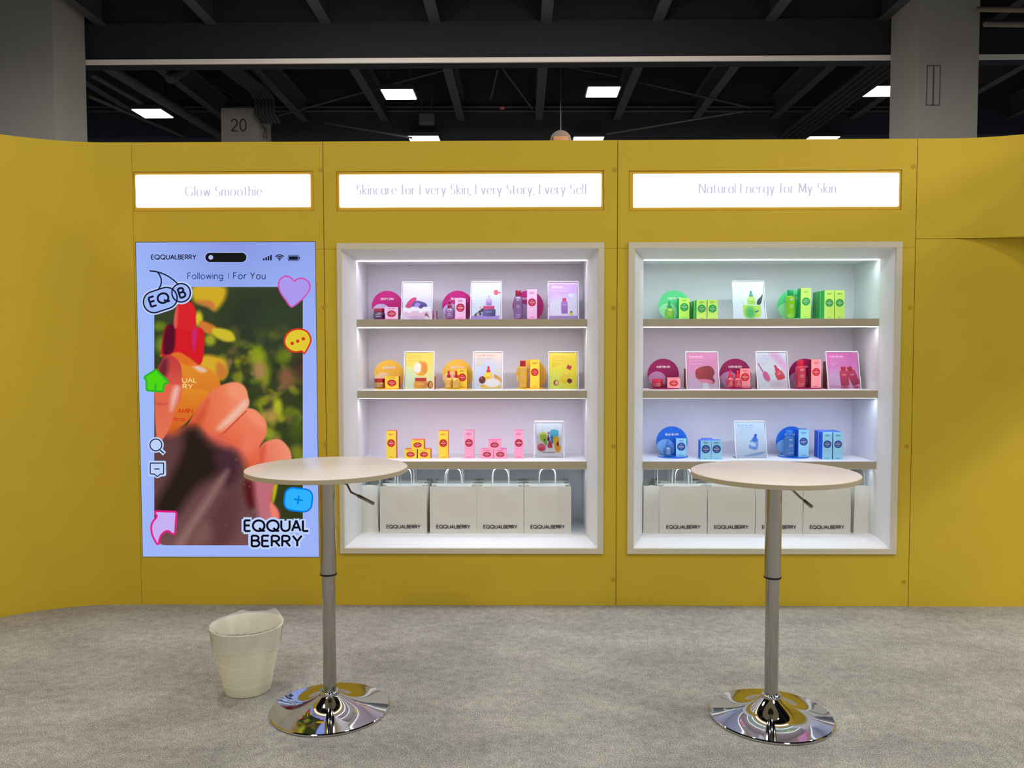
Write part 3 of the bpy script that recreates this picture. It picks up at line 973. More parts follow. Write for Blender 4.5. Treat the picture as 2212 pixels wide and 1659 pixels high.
icon('chat_bubble_icon', [(fan(ch), EM('bubble_fill', (222, 200, 52))), (line(ch, 3.6, True), RED)] + [(disc(*c1(x, y), 3.8, 16), RED) for x, y in ((1619, 1114), (1674, 1092), (1730, 1069))], -.0003)
def chaikin(p, n_=2):
    for _ in range(n_):
        q = []
        for i in range(len(p)):
            a_, c_ = p[i], p[(i + 1) % len(p)]
            q += [(a_[0] * .75 + c_[0] * .25, a_[1] * .75 + c_[1] * .25), (a_[0] * .25 + c_[0] * .75, a_[1] * .25 + c_[1] * .75)]
        p = q
    return p


def dense(p, d=7.0):
    q = []
    for i in range(len(p)):
        a_, c_ = p[i], p[(i + 1) % len(p)]
        L = math.hypot(a_[0] - c_[0], a_[1] - c_[1])
        k_ = max(1, int(L / d))
        q += [(a_[0] + (c_[0] - a_[0]) * j / k_, a_[1] + (c_[1] - a_[1]) * j / k_) for j in range(k_)]
    return q


hs = [c1(*p) for p in ((262, 1374), (384, 1494), (376, 1516), (350, 1510), (330, 1596), (170, 1582), (166, 1474), (146, 1462), (152, 1444))]
hs = chaikin(dense(hs, 5))
GRN = EM('house_rim', (46, 178, 40))
icon('home_icon', [(fan(hs), EM('house_fill', (76, 212, 22))), (line(hs, 4.2, True), GRN), (line([c1(256, 1590), c1(262, 1515)], 4.5), GRN)], -.0003)
mg = c2(255, 498)
hd2 = [c2(296, 548), c2(332, 578)]
icon('search_icon', [(disc(*mg, 17, 28), E_HALO), (line([c2(280, 530), c2(338, 584)], 10), E_HALO), (line(arc(*mg, 12.8, 12.8, 0, 350, 28), 2.4, True), E_INK), (line(hd2, 2.6), E_INK)], -.0003)
cm = [c2(*p) for p in ((200, 674), (330, 674), (330, 778), (298, 780), (268, 806), (240, 780), (200, 778))]
cmh = [c2(*p) for p in ((184, 652), (352, 652), (354, 800), (306, 802), (270, 826), (234, 802), (184, 800))]
cm, cmh = chaikin(dense(cm, 3)), chaikin(dense(cmh, 6))
icon('comment_icon', [(fan(cmh), E_HALO), (line(cm, 2.2, True), E_INK), (line([c2(240, 731), c2(292, 731)], 2.2), E_INK)], -.0003)
pb = br(rrect(60, 49, 17, 7), 6.5, c2(1634, 1029))
BLU = EM('plus_rim', (0, 122, 226))
icon('plus_icon', [(fan(pb), EM('plus_fill', (48, 178, 255))), (line(pb, 3.4, True), BLU), (line([c2(1590, 1022), c2(1677, 1036)], 3.4), BLU), (line([c2(1639, 988), c2(1628, 1072)], 3.4), BLU)], -.0003)
ar = [c2(*p) for p in ((250, 1140), (455, 1146), (440, 1360), (412, 1360), (368, 1322), (310, 1360), (286, 1420), (284, 1462), (262, 1456), (222, 1380), (206, 1300), (222, 1240), (272, 1192), (244, 1160))]
ar = chaikin(dense(ar, 8))
icon('share_arrow_icon', [(fan(ar), EM('arrow_fill', (200, 176, 244))), (line(ar, 4.2, True), EM('arrow_rim', (226, 34, 132)))], -.0003)
wm = []
for s_, a0, a1, yb in (('EQQUAL', 528.5, 666, 1147), ('BERRY', 544, 652, 1180)):
    wm.append((ptext(s_, a0, a1, yb, 23, .58, .2, .12), E_HALO))
for s_, a0, a1, yb in (('EQQUAL', 528.5, 666, 1147), ('BERRY', 544, 652, 1180)):
    wm.append((ptext(s_, a0, a1, yb, 23, .2, .2), EM('wordmark', (12, 12, 24))))
wm.insert(0, (fillpoly([(528, 1123), (560, 1123), (620, 1125), (640, 1136), (667, 1140), (667, 1150), (528, 1150)]), E_HALO))
wm.insert(0, (fillpoly([(536, 1150), (658, 1150), (658, 1182), (536, 1182)]), EM('wordmark_ground', (158, 178, 246))))
icon('wordmark', wm, -.0003)
for w_, x0_, x1_, yb_, cap_, col_ in (('AMIN', 384, 416, 892, 9, 'r'), ('lina', 376, 398, 909, 8, 'r'), ('UAL', 394, 424, 826, 9, 'p'), ('RY', 395, 416, 839, 9, 'p')):
    icon('bottle_print', [(ptext(w_, x0_, x1_, yb_, cap_, .17), EM('bottle_print_red', (206, 44, 30)) if col_ == 'r' else EM('bottle_print_pale', (250, 226, 160)))], .0006)

# ------------------------------------------------------------------ products
PAL = {
    'purple': dict(disc=(196, 34, 128), inlay=(206, 182, 228), body=(128, 96, 146), jar=(74, 56, 92), cap=(146, 24, 60), front=(222, 186, 216), side=(150, 24, 76), oval=(172, 20, 66), word='DEEP CERA'),
    'yellow': dict(disc=(246, 198, 74), inlay=(248, 222, 172), body=(222, 172, 52), jar=(168, 122, 18), cap=(176, 16, 26), front=(238, 208, 62), side=(226, 52, 36), oval=(196, 16, 18), word='GLOW FILTER'),
    'green': dict(disc=(96, 210, 140), inlay=(168, 232, 182), body=(126, 190, 26), cap=(28, 154, 90), front=(196, 230, 104), side=(36, 170, 92), oval=(22, 158, 72), word='GREEN AID'),
    'berry': dict(disc=(158, 26, 98), inlay=(196, 146, 196), body=(206, 56, 84), jar=(170, 32, 60), cap=(226, 30, 62), front=(250, 162, 172), side=(142, 20, 46), oval=(206, 28, 46), word='LUSH BLUSH'),
    'blue': dict(disc=(30, 108, 216), inlay=(132, 186, 236), body=(50, 116, 182), cap=(54, 122, 204), front=(148, 208, 232), side=(22, 92, 214), oval=(26, 72, 152), word='BLUE BLOW'),
    'pink': dict(disc=(0, 0, 0), inlay=(0, 0, 0), body=(0, 0, 0), cap=(0, 0, 0), front=(246, 160, 192), side=(244, 84, 150), oval=(178, 18, 60), word=''),
}


def pm(pal, key, **kw):
    return mat(pal + '_' + key, PAL[pal][key], **kw)


def carton(label, pal, w, d, h, loc, group, rotz=0.0):
    """folding carton: body with coloured front, oval label, print lines"""
    t = thing('carton', label, 'box', loc, group, rotz)
    fm, sm = pm(pal, 'front', rough=.5), pm(pal, 'side', rough=.5)
    B().box(-w / 2, w / 2, -d / 2, d / 2, 0, h, 1, front=0).build('body', [fm, sm], t, bevel=.0008)
    yf = -d / 2 - .0004
    tall = h > w * 1.15
    rw = w * (.4 if tall else .33); rh = rw if tall else h * .28
    zc = h * (.55 if tall else .45)
    if h > w * 2.2:
        zc = h * .56
    ov = [(p[0], zc + p[1] + .04 * rh * math.sin(3 * k)) for k, p in enumerate(arc(0, 0, rw, rh, 0, 350, 25))]
    flat(B(), fan(ov), y=yf).build('label', pm(pal, 'oval', rough=.45), t, fix=False)
    b = B()
    tw = w * .5
    if tall:
        flat(b, text2d('EQQUAL', h * .032 if h > w * 2.2 else h * .045, tw, .15), 0, h * .88, yf)
        flat(b, text2d('BERRY', h * .032 if h > w * 2.2 else h * .045, tw * .8, .15), 0, h * (.845 if h > w * 2.2 else .83), yf)
    else:
        flat(b, text2d('EQQUALBERRY', h * .06, w * .55, .2), 0, h * .84, yf)
    for k, (ww, dz) in enumerate(((.5, .45), (1.3, .05), (1.1, -.2), (.4, -.6))):
        x_ = rw * ww / 2 * 1.1
        b.add([(-x_, yf - .0003, zc + rh * dz), (x_, yf - .0003, zc + rh * dz), (x_, yf - .0003, zc + rh * (dz + .08)), (-x_, yf - .0003, zc + rh * (dz + .08))], [(0, 1, 2, 3)], 1)
    if tall:
        b.add([(-w * .22, yf, h * .05), (w * .22, yf, h * .05), (w * .22, yf, h * .062), (-w * .22, yf, h * .062)], [(0, 1, 2, 3)], 0)
    b.build('lettering', [pm(pal, 'oval', rough=.45), mat('carton_white_print', (240, 214, 200), .5)], t, fix=False)
    return t


def blines(b, w, z0, dz, n_, r, y):
    for k in range(n_):
        ww = w * (.9, .6, .8)[k % 3] / 2
        b.add([(-ww, y, z0 - k * dz), (ww, y, z0 - k * dz), (ww, y, z0 - k * dz + dz * .24), (-ww, y, z0 - k * dz + dz * .24)], [(0, 1, 2, 3)])


def jar(label, pal, r, h, loc, group):
    t = thing('cream_jar', label, 'jar', loc, group)
    hb = h * .62
    B().lathe([(r * .72, 0), (r * .9, h * .03), (r, h * .12), (r, hb * .72), (r * .93, hb * .9), (r * .82, hb)], 32).build('glass_body', pm(pal, 'jar', rough=.12, coat=.6, spec=.6), t)
    B().lathe([(r * .88, hb), (r * .9, hb + .001), (r * .9, h * .97), (r * .86, h), (0.001, h)], 32).build('lid', pm(pal, 'cap', rough=.22, coat=.4), t)
    b = B()
    for k in range(2):
        aa = np.linspace(-2.0, -1.14, 7)
        z = hb * (.6 - .24 * k); q = r * 1.006
        for i in range(6):
            if k and i in (0, 5):
                continue
            b.add([(q * math.cos(aa[i]), q * math.sin(aa[i]), z), (q * math.cos(aa[i + 1]), q * math.sin(aa[i + 1]), z), (q * math.cos(aa[i + 1]), q * math.sin(aa[i + 1]), z + h * .035), (q * math.cos(aa[i]), q * math.sin(aa[i]), z + h * .035)], [(0, 1, 2, 3)])
    b.build('lettering', mat('pale_print', (206, 186, 196), .5), t, fix=False)
    return t


def dropper(label, pal, r, h, loc, group):
    t = thing('dropper_bottle', label, 'bottle', loc, group)
    hb = h * .58
    B().lathe([(r * .6, 0), (r * .86, h * .015), (r * .98, h * .07), (r * 1.0, h * .26), (r * .98, h * .42), (r * .86, h * .52), (r * .55, hb), (r * .42, hb + h * .02)], 36, sq=2.8).build('glass_body', pm(pal, 'body', rough=.1, coat=.6, spec=.6, trans=.15), t)
    B().lathe([(r * .5, hb + h * .005), (r * .52, hb + h * .012), (r * .52, h * .74), (r * .48, h * .755), (r * .3, h * .757)], 28).build('collar', pm(pal, 'cap', rough=.25, coat=.3), t)
    B().lathe([(r * .28, h * .75), (r * .28, h * .9), (r * .24, h * .965), (r * .13, h * .995), (.0004, h)], 20).build('bulb', pm(pal, 'cap', rough=.25, coat=.3), t)
    b = B(); blines(b, r * 1.0, h * .4, h * .07, 4, r, -r * 1.005)
    b.build('lettering', mat('pale_print', (206, 186, 196), .5), t, fix=False)
    return t


def toner(label, pal, r, h, loc, group):
    t = thing('tall_bottle', label, 'bottle', loc, group)
    hb = h * .8
    B().lathe([(r * .7, 0), (r * .9, h * .01), (r * .96, h * .05), (r, h * .4), (r, h * .66), (r * .9, h * .745), (r * .62, h * .785), (r * .5, hb)], 36, sq=2.5).build('glass_body', pm(pal, 'body', rough=.1, coat=.6, spec=.6, trans=.15), t)
    B().lathe([(r * .6, h * .785), (r * .62, h * .79), (r * .62, h * .985), (r * .58, h), (.0005, h)], 28).build('cap', pm(pal, 'cap', rough=.25, coat=.3), t)
    b = B()
    flat(b, text2d('EQQUAL', h * .028, r * .7, .2), 0, h * .66, -r * 1.005)
    flat(b, text2d('BERRY', h * .028, r * .6, .2), 0, h * .62, -r * 1.005)
    blines(b, r * 1.0, h * .46, h * .035, 3, r, -r * 1.005); blines(b, r * 1.1, h * .14, h * .03, 1, r, -r * 1.0)
    b.build('lettering', mat('pale_print', (206, 186, 196), .5), t, fix=False)
    return t


def stand(label, pal, r, loc, group):
    """round backdrop on a round foot, with a pale smaller circle let into both"""
    t = thing('display_stand', label, 'display stand', loc, group)
    hb = .006
    cz = hb + r * .84
    a0 = math.degrees(math.asin(.84))
    D = dict(rough=.3, coat=.3)
    pts_ = arc(0, cz, r, r, -a0 + .5, 180 + a0 - .5, 56)
    B().prism(pts_, 'y', .030, .036).build('backdrop', pm(pal, 'disc', **D), t)
    # inlay clipped by the backdrop outline
    ic, ir = (-r * .40, cz - r * .42), r * .60
    ip = []
    for q in arc(ic[0], ic[1], ir, ir, 0, 355, 71):
        x, z = q
        d_ = math.hypot(x, z - cz)
        if d_ > r * .985:
            x, z = x / d_ * r * .985, cz + (z - cz) / d_ * r * .985
        ip.append((x, max(z, hb + .0005)))
    B().prism(ip, 'y', .0290, .0300).build('inlay', pm(pal, 'inlay', **D), t)
    b = B().lathe([(r * .96, 0), (r * .96, hb)], 48, smooth=False)
    b.build('foot', pm(pal, 'disc', **D), t)
    fp = [(x, y) for x, y in arc(-r * .55, 0, r * .5, r * .5, 0, 355, 47)]
    fp = [(x, y) if math.hypot(x, y) < r * .955 else (x / math.hypot(x, y) * r * .955, y / math.hypot(x, y) * r * .955) for x, y in fp]
    B().prism(fp, 'z', hb, hb + .0005).build('foot_inlay', pm(pal, 'inlay', **D), t)
    flat(B(), text2d(PAL[pal]['word'], r * .13, r * .82, .24, .12, gap=.26), 0, cz + r * .42, .0296).build('lettering', mat('white_print', (245, 245, 245), .5), t, fix=False)
    return t


PRINT = print_mat('poster_print', False)
LEAN = math.radians(15)


def holder(label, w, h, loc, art, title, tcol, group, lean=LEAN, margin=.006, tpos=(.16, .13), twid=.48, block=False, scallop=False):
    """clear slanted sign holder with a printed card"""
    t = thing('sign_holder', label, 'sign', loc, group)
    R = Matrix.Rotation(-lean, 4, 'X')
    mg = margin
    B().box(-w / 2, w / 2, 0, .003, 0, h, 0).xf(R).build('front_panel', ACRY, t)
    B().box(-w / 2, w / 2, .0055, .0085, 0, h, 0).xf(R).build('back_panel', ACRY, t)
    e = .003 if not block else .004
    b = B()
    b.box(-w / 2 - .0005, -w / 2 + e, -.0006, .009, 0, h).box(w / 2 - e, w / 2 + .0005, -.0006, .009, 0, h).box(-w / 2, w / 2, -.0006, .009, h - e * 1.6, h + .0005).box(-w / 2, w / 2, -.0006, .009, 0, e)
    if scallop:
        for k in range(9):
            xx = -w / 2 + w * (k + .5) / 9
            b.box(xx - .003, xx + .003, .001, .007, h, h + .003)
    b.xf(R).build('panel_edge', ACRYE, t)
    if not block:
        B().box(-w / 2, w / 2, .004, .004 + .075, 0, .003).build('foot', ACRY, t)
    pw, ph = w - 2 * mg, h - mg - (mg if block else .004)
    z0 = mg if block else .004

    def pos(u, v):
        x = (u - .5) * pw
        z = z0 + (1 - v) * ph
        y = np.full(u.shape, .0042)
        c, s_ = math.cos(lean), math.sin(lean)
        return x, y * c + z * s_, z * c - y * s_
    A = Art(0, 1, 0, 1, 84, 108)
    art(A)
    pr = A.mesh('printed_card', pos, PRINT, t, .76 if not block else .95)
    if title:
        cap = ph * .042
        b = B()
        flat(b, text2d(title, cap, pw * twid, .2, .06, gap=.24), (tpos[0] + twid / 2 - .5) * pw, z0 + (1 - tpos[1]) * ph - cap, .0038)
        b.xf(R).build('lettering', mat('print_' + '_'.join(map(str, tcol)), tcol, .5), t, fix=False)
    return t


def lines(A, x, y, n_, w, col, dy=.035, hh=.009, a=.8):
    for k in range(n_):
        ww = w * (1, .8, .55)[k % 3]
        A.poly([(x, y + k * dy), (x + ww, y + k * dy), (x + ww, y + k * dy + hh), (x, y + k * dy + hh)], col, .012, False, a)


def rp(pts, cx, cy, s, rot):
    c, q = math.cos(rot), math.sin(rot)
    return [(cx + s * (p[0] * c - p[1] * q), cy + s * (p[0] * q + p[1] * c) * .78) for p in pts]


def dart(A, cx, cy, s, rot, body, body2, cap):
    A.poly(rp([(-.3, -.35), (.3, -.35), (.5, -.05), (.5, .62), (.35, .8), (-.35, .8), (-.5, .62), (-.5, -.05)], cx, cy, s, rot), body, .014, col2=body2)
    A.poly(rp([(-.24, -.68), (.24, -.68), (.26, -.34), (-.26, -.34)], cx, cy, s, rot), cap, .012, False)
    A.poly(rp([(-.12, -1.1), (.12, -1.1), (.13, -.68), (-.13, -.68)], cx, cy, s, rot), cap, .012)
    A.poly(rp([(-.22, 0), (.22, 0), (.22, .1), (-.22, .1)], cx, cy, s, rot), (245, 240, 240), .02, False, .6)
    A.poly(rp([(-.25, .25), (.25, .25), (.25, .32), (-.25, .32)], cx, cy, s, rot), cap, .03, False, .5)


def jart(A, cx, cy, s, rot, body, body2, cap):
    A.poly(rp([(-.7, -.2), (.7, -.2), (.85, .0), (.85, .5), (.7, .68), (-.7, .68), (-.85, .5), (-.85, 0)], cx, cy, s, rot), body, .014, col2=body2, gdir=(1, .5))
    A.poly(rp([(-.72, -.62), (.72, -.62), (.72, -.2), (-.72, -.2)], cx, cy, s, rot), cap, .012, False)
    A.poly(rp([(-.4, .1), (.4, .1), (.4, .18), (-.4, .18)], cx, cy, s, rot), (240, 235, 240), .02, False, .6)


def tart(A, cx, cy, s, rot, body, body2, cap):
    A.poly(rp([(-.24, -.6), (.24, -.6), (.4, -.4), (.4, .8), (.3, .95), (-.3, .95), (-.4, .8), (-.4, -.4)], cx, cy, s, rot), body, .014, col2=body2)
    A.poly(rp([(-.24, -1.0), (.24, -1.0), (.24, -.58), (-.24, -.58)], cx, cy, s, rot), cap, .012, False)
    A.poly(rp([(-.2, -.2), (.2, -.2), (.2, -.1), (-.2, -.1)], cx, cy, s, rot), (245, 240, 240), .02, False, .6)


def art_p1(A):
    A.fill((226, 222, 246), (214, 220, 240)); lines(A, .13, .17, 1, .62, (232, 190, 226)); lines(A, .13, .22, 2, .7, (226, 206, 238)); lines(A, .13, .3, 3, .2, (244, 196, 226), .045, .014)
    A.ell(.5, .86, .46, .13, (226, 190, 216), .15); A.ell(.5, .95, .3, .06, (206, 176, 210), .4)
    A.poly([(.1, .66), (.2, .5), (.36, .4), (.48, .42), (.42, .55), (.28, .68)], (206, 44, 116), .012)
    A.poly([(.3, .66), (.44, .5), (.62, .5), (.82, .57), (.84, .66), (.66, .78), (.5, .78)], (96, 76, 160), .014, col2=(40, 36, 96)); A.poly([(.46, .55), (.62, .57), (.52, .68), (.4, .66)], (170, 140, 222), .04)
    for k in range(7):
        A.ell(.1 + .135 * k, .73 + .03 * math.sin(k * 2), .1, .06, (238, 240, 246), .3)
    A.poly([(.78, .9), (.84, .82), (.96, .97), (.86, .9)], (120, 60, 70), .014)


def art_p2(A):
    A.fill((226, 238, 250), (206, 222, 238)); lines(A, .12, .17, 2, .46, (200, 206, 226)); lines(A, .12, .28, 3, .28, (206, 190, 222), .05)
    A.poly([(0, .9), (.98, .9), (.95, 1), (0, 1)], (160, 130, 206), .012, False)
    jart(A, .6, .77, .27, 0, (120, 106, 180), (42, 40, 96), (206, 60, 110)); dart(A, .6, .5, .2, 0, (206, 186, 232), (150, 110, 200), (206, 190, 230))
    A.ell(.6, .3, .2, .05, (224, 236, 250), .3)
    A.poly([(.78, .22), (.9, .21), (.92, .26), (1, .27), (1, .3), (.92, .3), (.9, .34), (.78, .33)], (216, 70, 90), .012); A.poly([(.4, .27), (.78, .28), (.78, .29), (.4, .28)], (200, 190, 220), .012)
    for x, y in ((.2, .85), (.28, .8), (.34, .77), (.15, .88), (.3, .86), (.38, .74)):
        A.ell(x, y, .05, .035, (52, 34, 52), .4)
    A.ell(.22, .87, .05, .04, (206, 176, 170), .4); A.ell(.3, .69, .03, .03, (214, 170, 130), .6)


def art_p3(A):
    A.fill((206, 160, 232), (226, 206, 240)); A.poly([(.05, .5), (.4, .4), (.7, .45), (1, .35), (1, .9), (.05, .9)], (226, 226, 246), .2); lines(A, .12, .16, 1, .6, (248, 236, 250)); lines(A, .12, .22, 2, .7, (240, 206, 240), .014); lines(A, .12, .31, 2, .22, (244, 214, 242))
    A.ell(.78, .35, .12, .05, (226, 232, 250), .4); A.poly([(0, .91), (1, .91), (1, 1), (0, 1)], (156, 130, 190), .012, False)
    tart(A, .54, .64, .28, 0, (176, 130, 206), (140, 100, 180), (216, 56, 110)); A.ell(.77, .86, .07, .04, (214, 200, 80), .4); A.ell(.78, .8, .04, .02, (60, 50, 60), .4)


def art_y1(A):
    A.fill((246, 214, 60), (232, 240, 196)); A.ell(.15, .75, .3, .3, (216, 232, 200), 1.2); lines(A, .1, .15, 1, .5, (206, 160, 40)); lines(A, .1, .2, 2, .62, (222, 180, 60), .014); lines(A, .1, .28, 3, .24, (250, 222, 20), .045, .014)
    A.ell(.56, .44, .24, .2, (240, 170, 30), .08); A.ell(.44, .42, .13, .15, (240, 236, 220), .3); A.ell(.68, .42, .1, .16, (230, 140, 40), .6)
    jart(A, .56, .83, .28, 0, (236, 176, 44), (214, 130, 40), (190, 30, 36)); A.ell(.9, .88, .1, .1, (150, 30, 30), .15); A.ell(.92, .88, .06, .08, (222, 160, 60), .2)


def art_y2(A):
    A.fill((244, 222, 206), (206, 216, 236)); A.ell(.4, .5, .5, .3, (206, 214, 240), 1.0); lines(A, .1, .16, 2, .6, (206, 150, 150)); lines(A, .1, .26, 3, .22, (246, 226, 50), .045, .016)
    dart(A, .52, .62, .28, 0, (248, 226, 60), (244, 196, 30), (214, 36, 56)); A.poly([(.25, .88), (.96, .88), (.94, .98), (.25, .98)], (236, 190, 60), .03, False); A.poly([(.75, .6), (1, .74), (1, .84), (.76, .72)], (222, 150, 60), .04)
    A.ell(.66, .83, .3, .12, (240, 240, 244), .4); A.ell(.3, .75, .12, .1, (110, 24, 34), .12); A.ell(.27, .71, .03, .03, (190, 110, 110), .6); A.ell(.85, .5, .03, .04, (248, 224, 80), .5)


def art_y3(A):
    A.fill((250, 222, 36), (222, 224, 60)); A.ell(.15, .8, .35, .3, (214, 224, 90), 1.2); lines(A, .1, .15, 1, .48, (206, 166, 20)); lines(A, .1, .2, 2, .58, (216, 180, 30), .025); lines(A, .1, .29, 3, .27, (206, 170, 20), .04, .014)
    tart(A, .6, .6, .34, .42, (240, 224, 60), (222, 190, 20), (204, 40, 66)); A.ell(.72, .78, .09, .065, (110, 20, 30), .12); A.ell(.24, .83, .1, .075, (140, 40, 30), .12); A.ell(.26, .83, .065, .06, (236, 190, 130), .2)


def art_g1(A):
    A.fill((244, 250, 255), (214, 224, 246)); lines(A, .12, .13, 2, .62, (206, 220, 238), .035); lines(A, .14, .23, 3, .32, (206, 232, 196), .045, .012); A.poly([(.2, .34), (.22, .34), (.34, .62), (.31, .62)], (206, 224, 190), .014)
    A.poly([(.28, .63), (.58, .615), (.88, .63), (.885, .8), (.86, .93), (.8, .965), (.57, .98), (.36, .965), (.3, .93), (.275, .8)], (190, 226, 90), .014, False); A.ell(.52, .84, .16, .16, (70, 176, 96), .9)
    dart(A, .58, .47, .26, 0, (206, 236, 110), (170, 214, 80), (60, 160, 140)); A.poly([(.38, .6), (.84, .62), (.84, .65), (.38, .63)], (200, 246, 206), .012, False)
    A.poly([(.76, .61), (.78, .5), (.9, .4), (.97, .33), (.93, .5), (.87, .61)], (32, 64, 66), .012); A.ell(.74, .79, .06, .03, (40, 90, 60), .4, -.3); A.ell(.73, .775, .04, .015, (180, 220, 190), .4)


def art_b1(A):
    A.fill((226, 138, 190), (206, 160, 200)); A.ell(.5, .9, .6, .3, (196, 176, 206), 1.0); lines(A, .1, .15, 1, .56, (244, 206, 236)); lines(A, .1, .21, 2, .5, (238, 186, 224), .014); lines(A, .1, .3, 1, .38, (240, 206, 230), .03, .014)
    A.poly([(.45, .4), (.7, .36), (.84, .42), (.9, .56), (.84, .68), (.9, .78), (.8, .86), (.5, .78), (.3, .7), (.28, .5)], (170, 40, 56), .014, col2=(130, 26, 50), gdir=(1, 0)); A.poly([(.34, .74), (.7, .74), (.84, .82), (.7, .86), (.5, .84)], (220, 130, 170), .014)
    A.poly([(.5, .85), (.66, .85), (.68, .98), (.74, 1), (.4, 1), (.5, .97)], (206, 214, 226), .014)


def art_b2(A):
    A.fill((214, 232, 244), (206, 216, 228)); A.poly([(.35, -.05), (.7, -.05), (1.05, .4), (1.05, .6), (.9, .5)], (226, 180, 226), .1, False); lines(A, .12, .15, 2, .6, (190, 176, 210)); lines(A, .14, .25, 3, .24, (206, 160, 200), .045)
    dart(A, .72, .58, .28, -.4, (216, 90, 120), (200, 40, 60), (200, 36, 72)); A.poly([(.02, .3), (.06, .3), (.2, .52), (.16, .54)], (170, 80, 150), .012, False); A.ell(.29, .66, .1, .16, (206, 90, 160), .12, -.6)
    A.poly([(.45, .78), (.96, .78), (.98, .97), (.45, .97)], (214, 196, 216), .05); A.ell(.7, .88, .18, .06, (196, 190, 214), .6)


def art_b3(A):
    A.fill((226, 110, 196), (214, 170, 214)); A.ell(.3, .75, .4, .25, (214, 176, 222), 1.0); lines(A, .1, .15, 1, .52, (246, 200, 240)); lines(A, .1, .2, 2, .7, (238, 160, 222), .014); lines(A, .12, .27, 3, .24, (244, 200, 238), .035, .014)
    A.poly([(0, .9), (1, .92), (1, 1), (0, 1)], (206, 150, 196), .012, False); tart(A, .52, .66, .34, -.03, (206, 60, 110), (170, 40, 80), (190, 30, 60)); tart(A, .8, .65, .34, -.3, (200, 56, 104), (160, 36, 76), (170, 26, 52)); A.ell(.52, .96, .13, .05, (176, 80, 120), .5); A.ell(.88, .96, .1, .05, (176, 80, 120), .5)


def art_u1(A):
    A.fill((206, 226, 242), (190, 206, 228)); lines(A, .1, .15, 2, .55, (156, 190, 216), .04); lines(A, .12, .25, 3, .24, (150, 190, 220), .045)
    A.poly([(.25, .95), (.55, .88), (.95, .82), (.9, .88), (.5, .94)], (120, 160, 206), .05); dart(A, .62, .58, .29, .25, (110, 170, 226), (110, 140, 226), (20, 90, 206)); A.ell(.57, .62, .12, .05, (190, 220, 240), .5, .3); A.ell(.66, .5, .1, .05, (40, 110, 220), .6)


def art_all(A):
    A.fill((222, 234, 248), (226, 230, 236)); A.poly([(.2, 0), (.215, 0), (.28, .3), (.26, .3)], (206, 220, 180), .012, False)
    A.poly([(.14, .3), (.38, .3), (.38, .62), (.16, .5)], (176, 206, 50), .014); A.ell(.26, .31, .12, .03, (206, 222, 120), .3)
    A.ell(.48, .3, .05, .05, (176, 120, 190), .4); A.ell(.47, .48, .05, .07, (84, 30, 110), .4); A.ell(.46, .38, .03, .02, (40, 20, 60), .4)
    A.poly([(.55, .22), (.86, .22), (.84, .45), (.72, .46), (.66, .6), (.58, .6)], (86, 186, 220), .014); A.poly([(.56, .4), (.66, .4), (.66, .6), (.6, .62)], (70, 130, 206), .014)
    A.poly([(.68, .42), (.9, .44), (.88, .6), (.84, .7), (.7, .68)], (236, 196, 60), .014); A.poly([(.74, .7), (.96, .7), (.95, .84), (.86, .9), (.76, .84)], (230, 166, 40), .014); A.poly([(.83, .56), (.87, .56), (.9, .68), (.79, .68)], (150, 20, 20), .012)
    A.poly([(.28, .55), (.4, .5), (.42, .62), (.38, .68), (.3, .62)], (120, 190, 90), .014); A.poly([(.29, .48), (.34, .48), (.34, .53), (.29, .53)], (20, 90, 40), .012)
    A.ell(.19, .74, .18, .12, (222, 116, 150), .12); A.ell(.2, .8, .13, .06, (206, 60, 90), .6)
    A.poly([(.5, .54), (.55, .54), (.62, .66), (.62, .75), (.46, .75), (.44, .66)], (196, 50, 90), .012)


Y0 = .2
GP = {'purple': 'purple line', 'yellow': 'yellow line', 'green': 'green line', 'berry': 'berry red line', 'blue': 'blue line'}
YFRONT = .2


def xw(p0, p1, y, py=800):
    a_, c_ = W(p0, py, y)[0], W(p1, py, y)[0]
    return (a_ + c_) / 2, c_ - a_


def zt(px, py, y): return W(px, py, y)[2]


def P_stand(lab, pal, px, k, dia=67.5):
    y = .285
    x, w = xw(px, px + dia, y + .03, [650, 800, 950][k])
    return stand(lab, pal, w / 2, (x, y, ZSH[k]), GP[pal] + ' display stands')


FOOT = .0065


def P_(fn, lab, pal, p0, p1, top, k, y, grp, foot=True, d=None):
    x, w = xw(p0, p1, y, [650, 800, 950][k])
    z0 = ZSH[k] + (FOOT if foot else .0)
    if fn is carton:
        d = d or min(max(w, .04), .062)
        h = zt((p0 + p1) / 2, top, y) - z0
        return carton(lab, pal, w, d, h, (x, y + d / 2, z0), grp)
    h = zt((p0 + p1) / 2, top, y + w / 2) - z0
    return fn(lab, pal, w / 2, h, (x, y + w / 2, z0), grp)


def P_sign(lab, p0, p1, top, k, art, title, tcol, grp, y=.196, **kw):
    x, w = xw(p0, p1, y, [680, 835, 985][k])
    yb = y + .055
    h = (zt((p0 + p1) / 2, top, yb) - ZSH[k]) / math.cos(LEAN)
    return holder(lab, w, h, (x, y, ZSH[k]), art, title, tcol, grp, **kw)


def rowcopies(first, labels, offs):
    l0 = first.location.copy()
    for lb_, (dx, dy, dz) in zip(labels, offs):
        dup(first, (l0.x + dx, l0.y + dy, l0.z + dz), lb_)


GC, GJ, GD, GT, GS = 'product cartons', 'cream jars', 'dropper bottles', 'tall bottles', 'printed sign holders on the shelves'
LT, LM, LL = 'left cabinet top shelf', 'left cabinet middle shelf', 'left cabinet lower shelf'
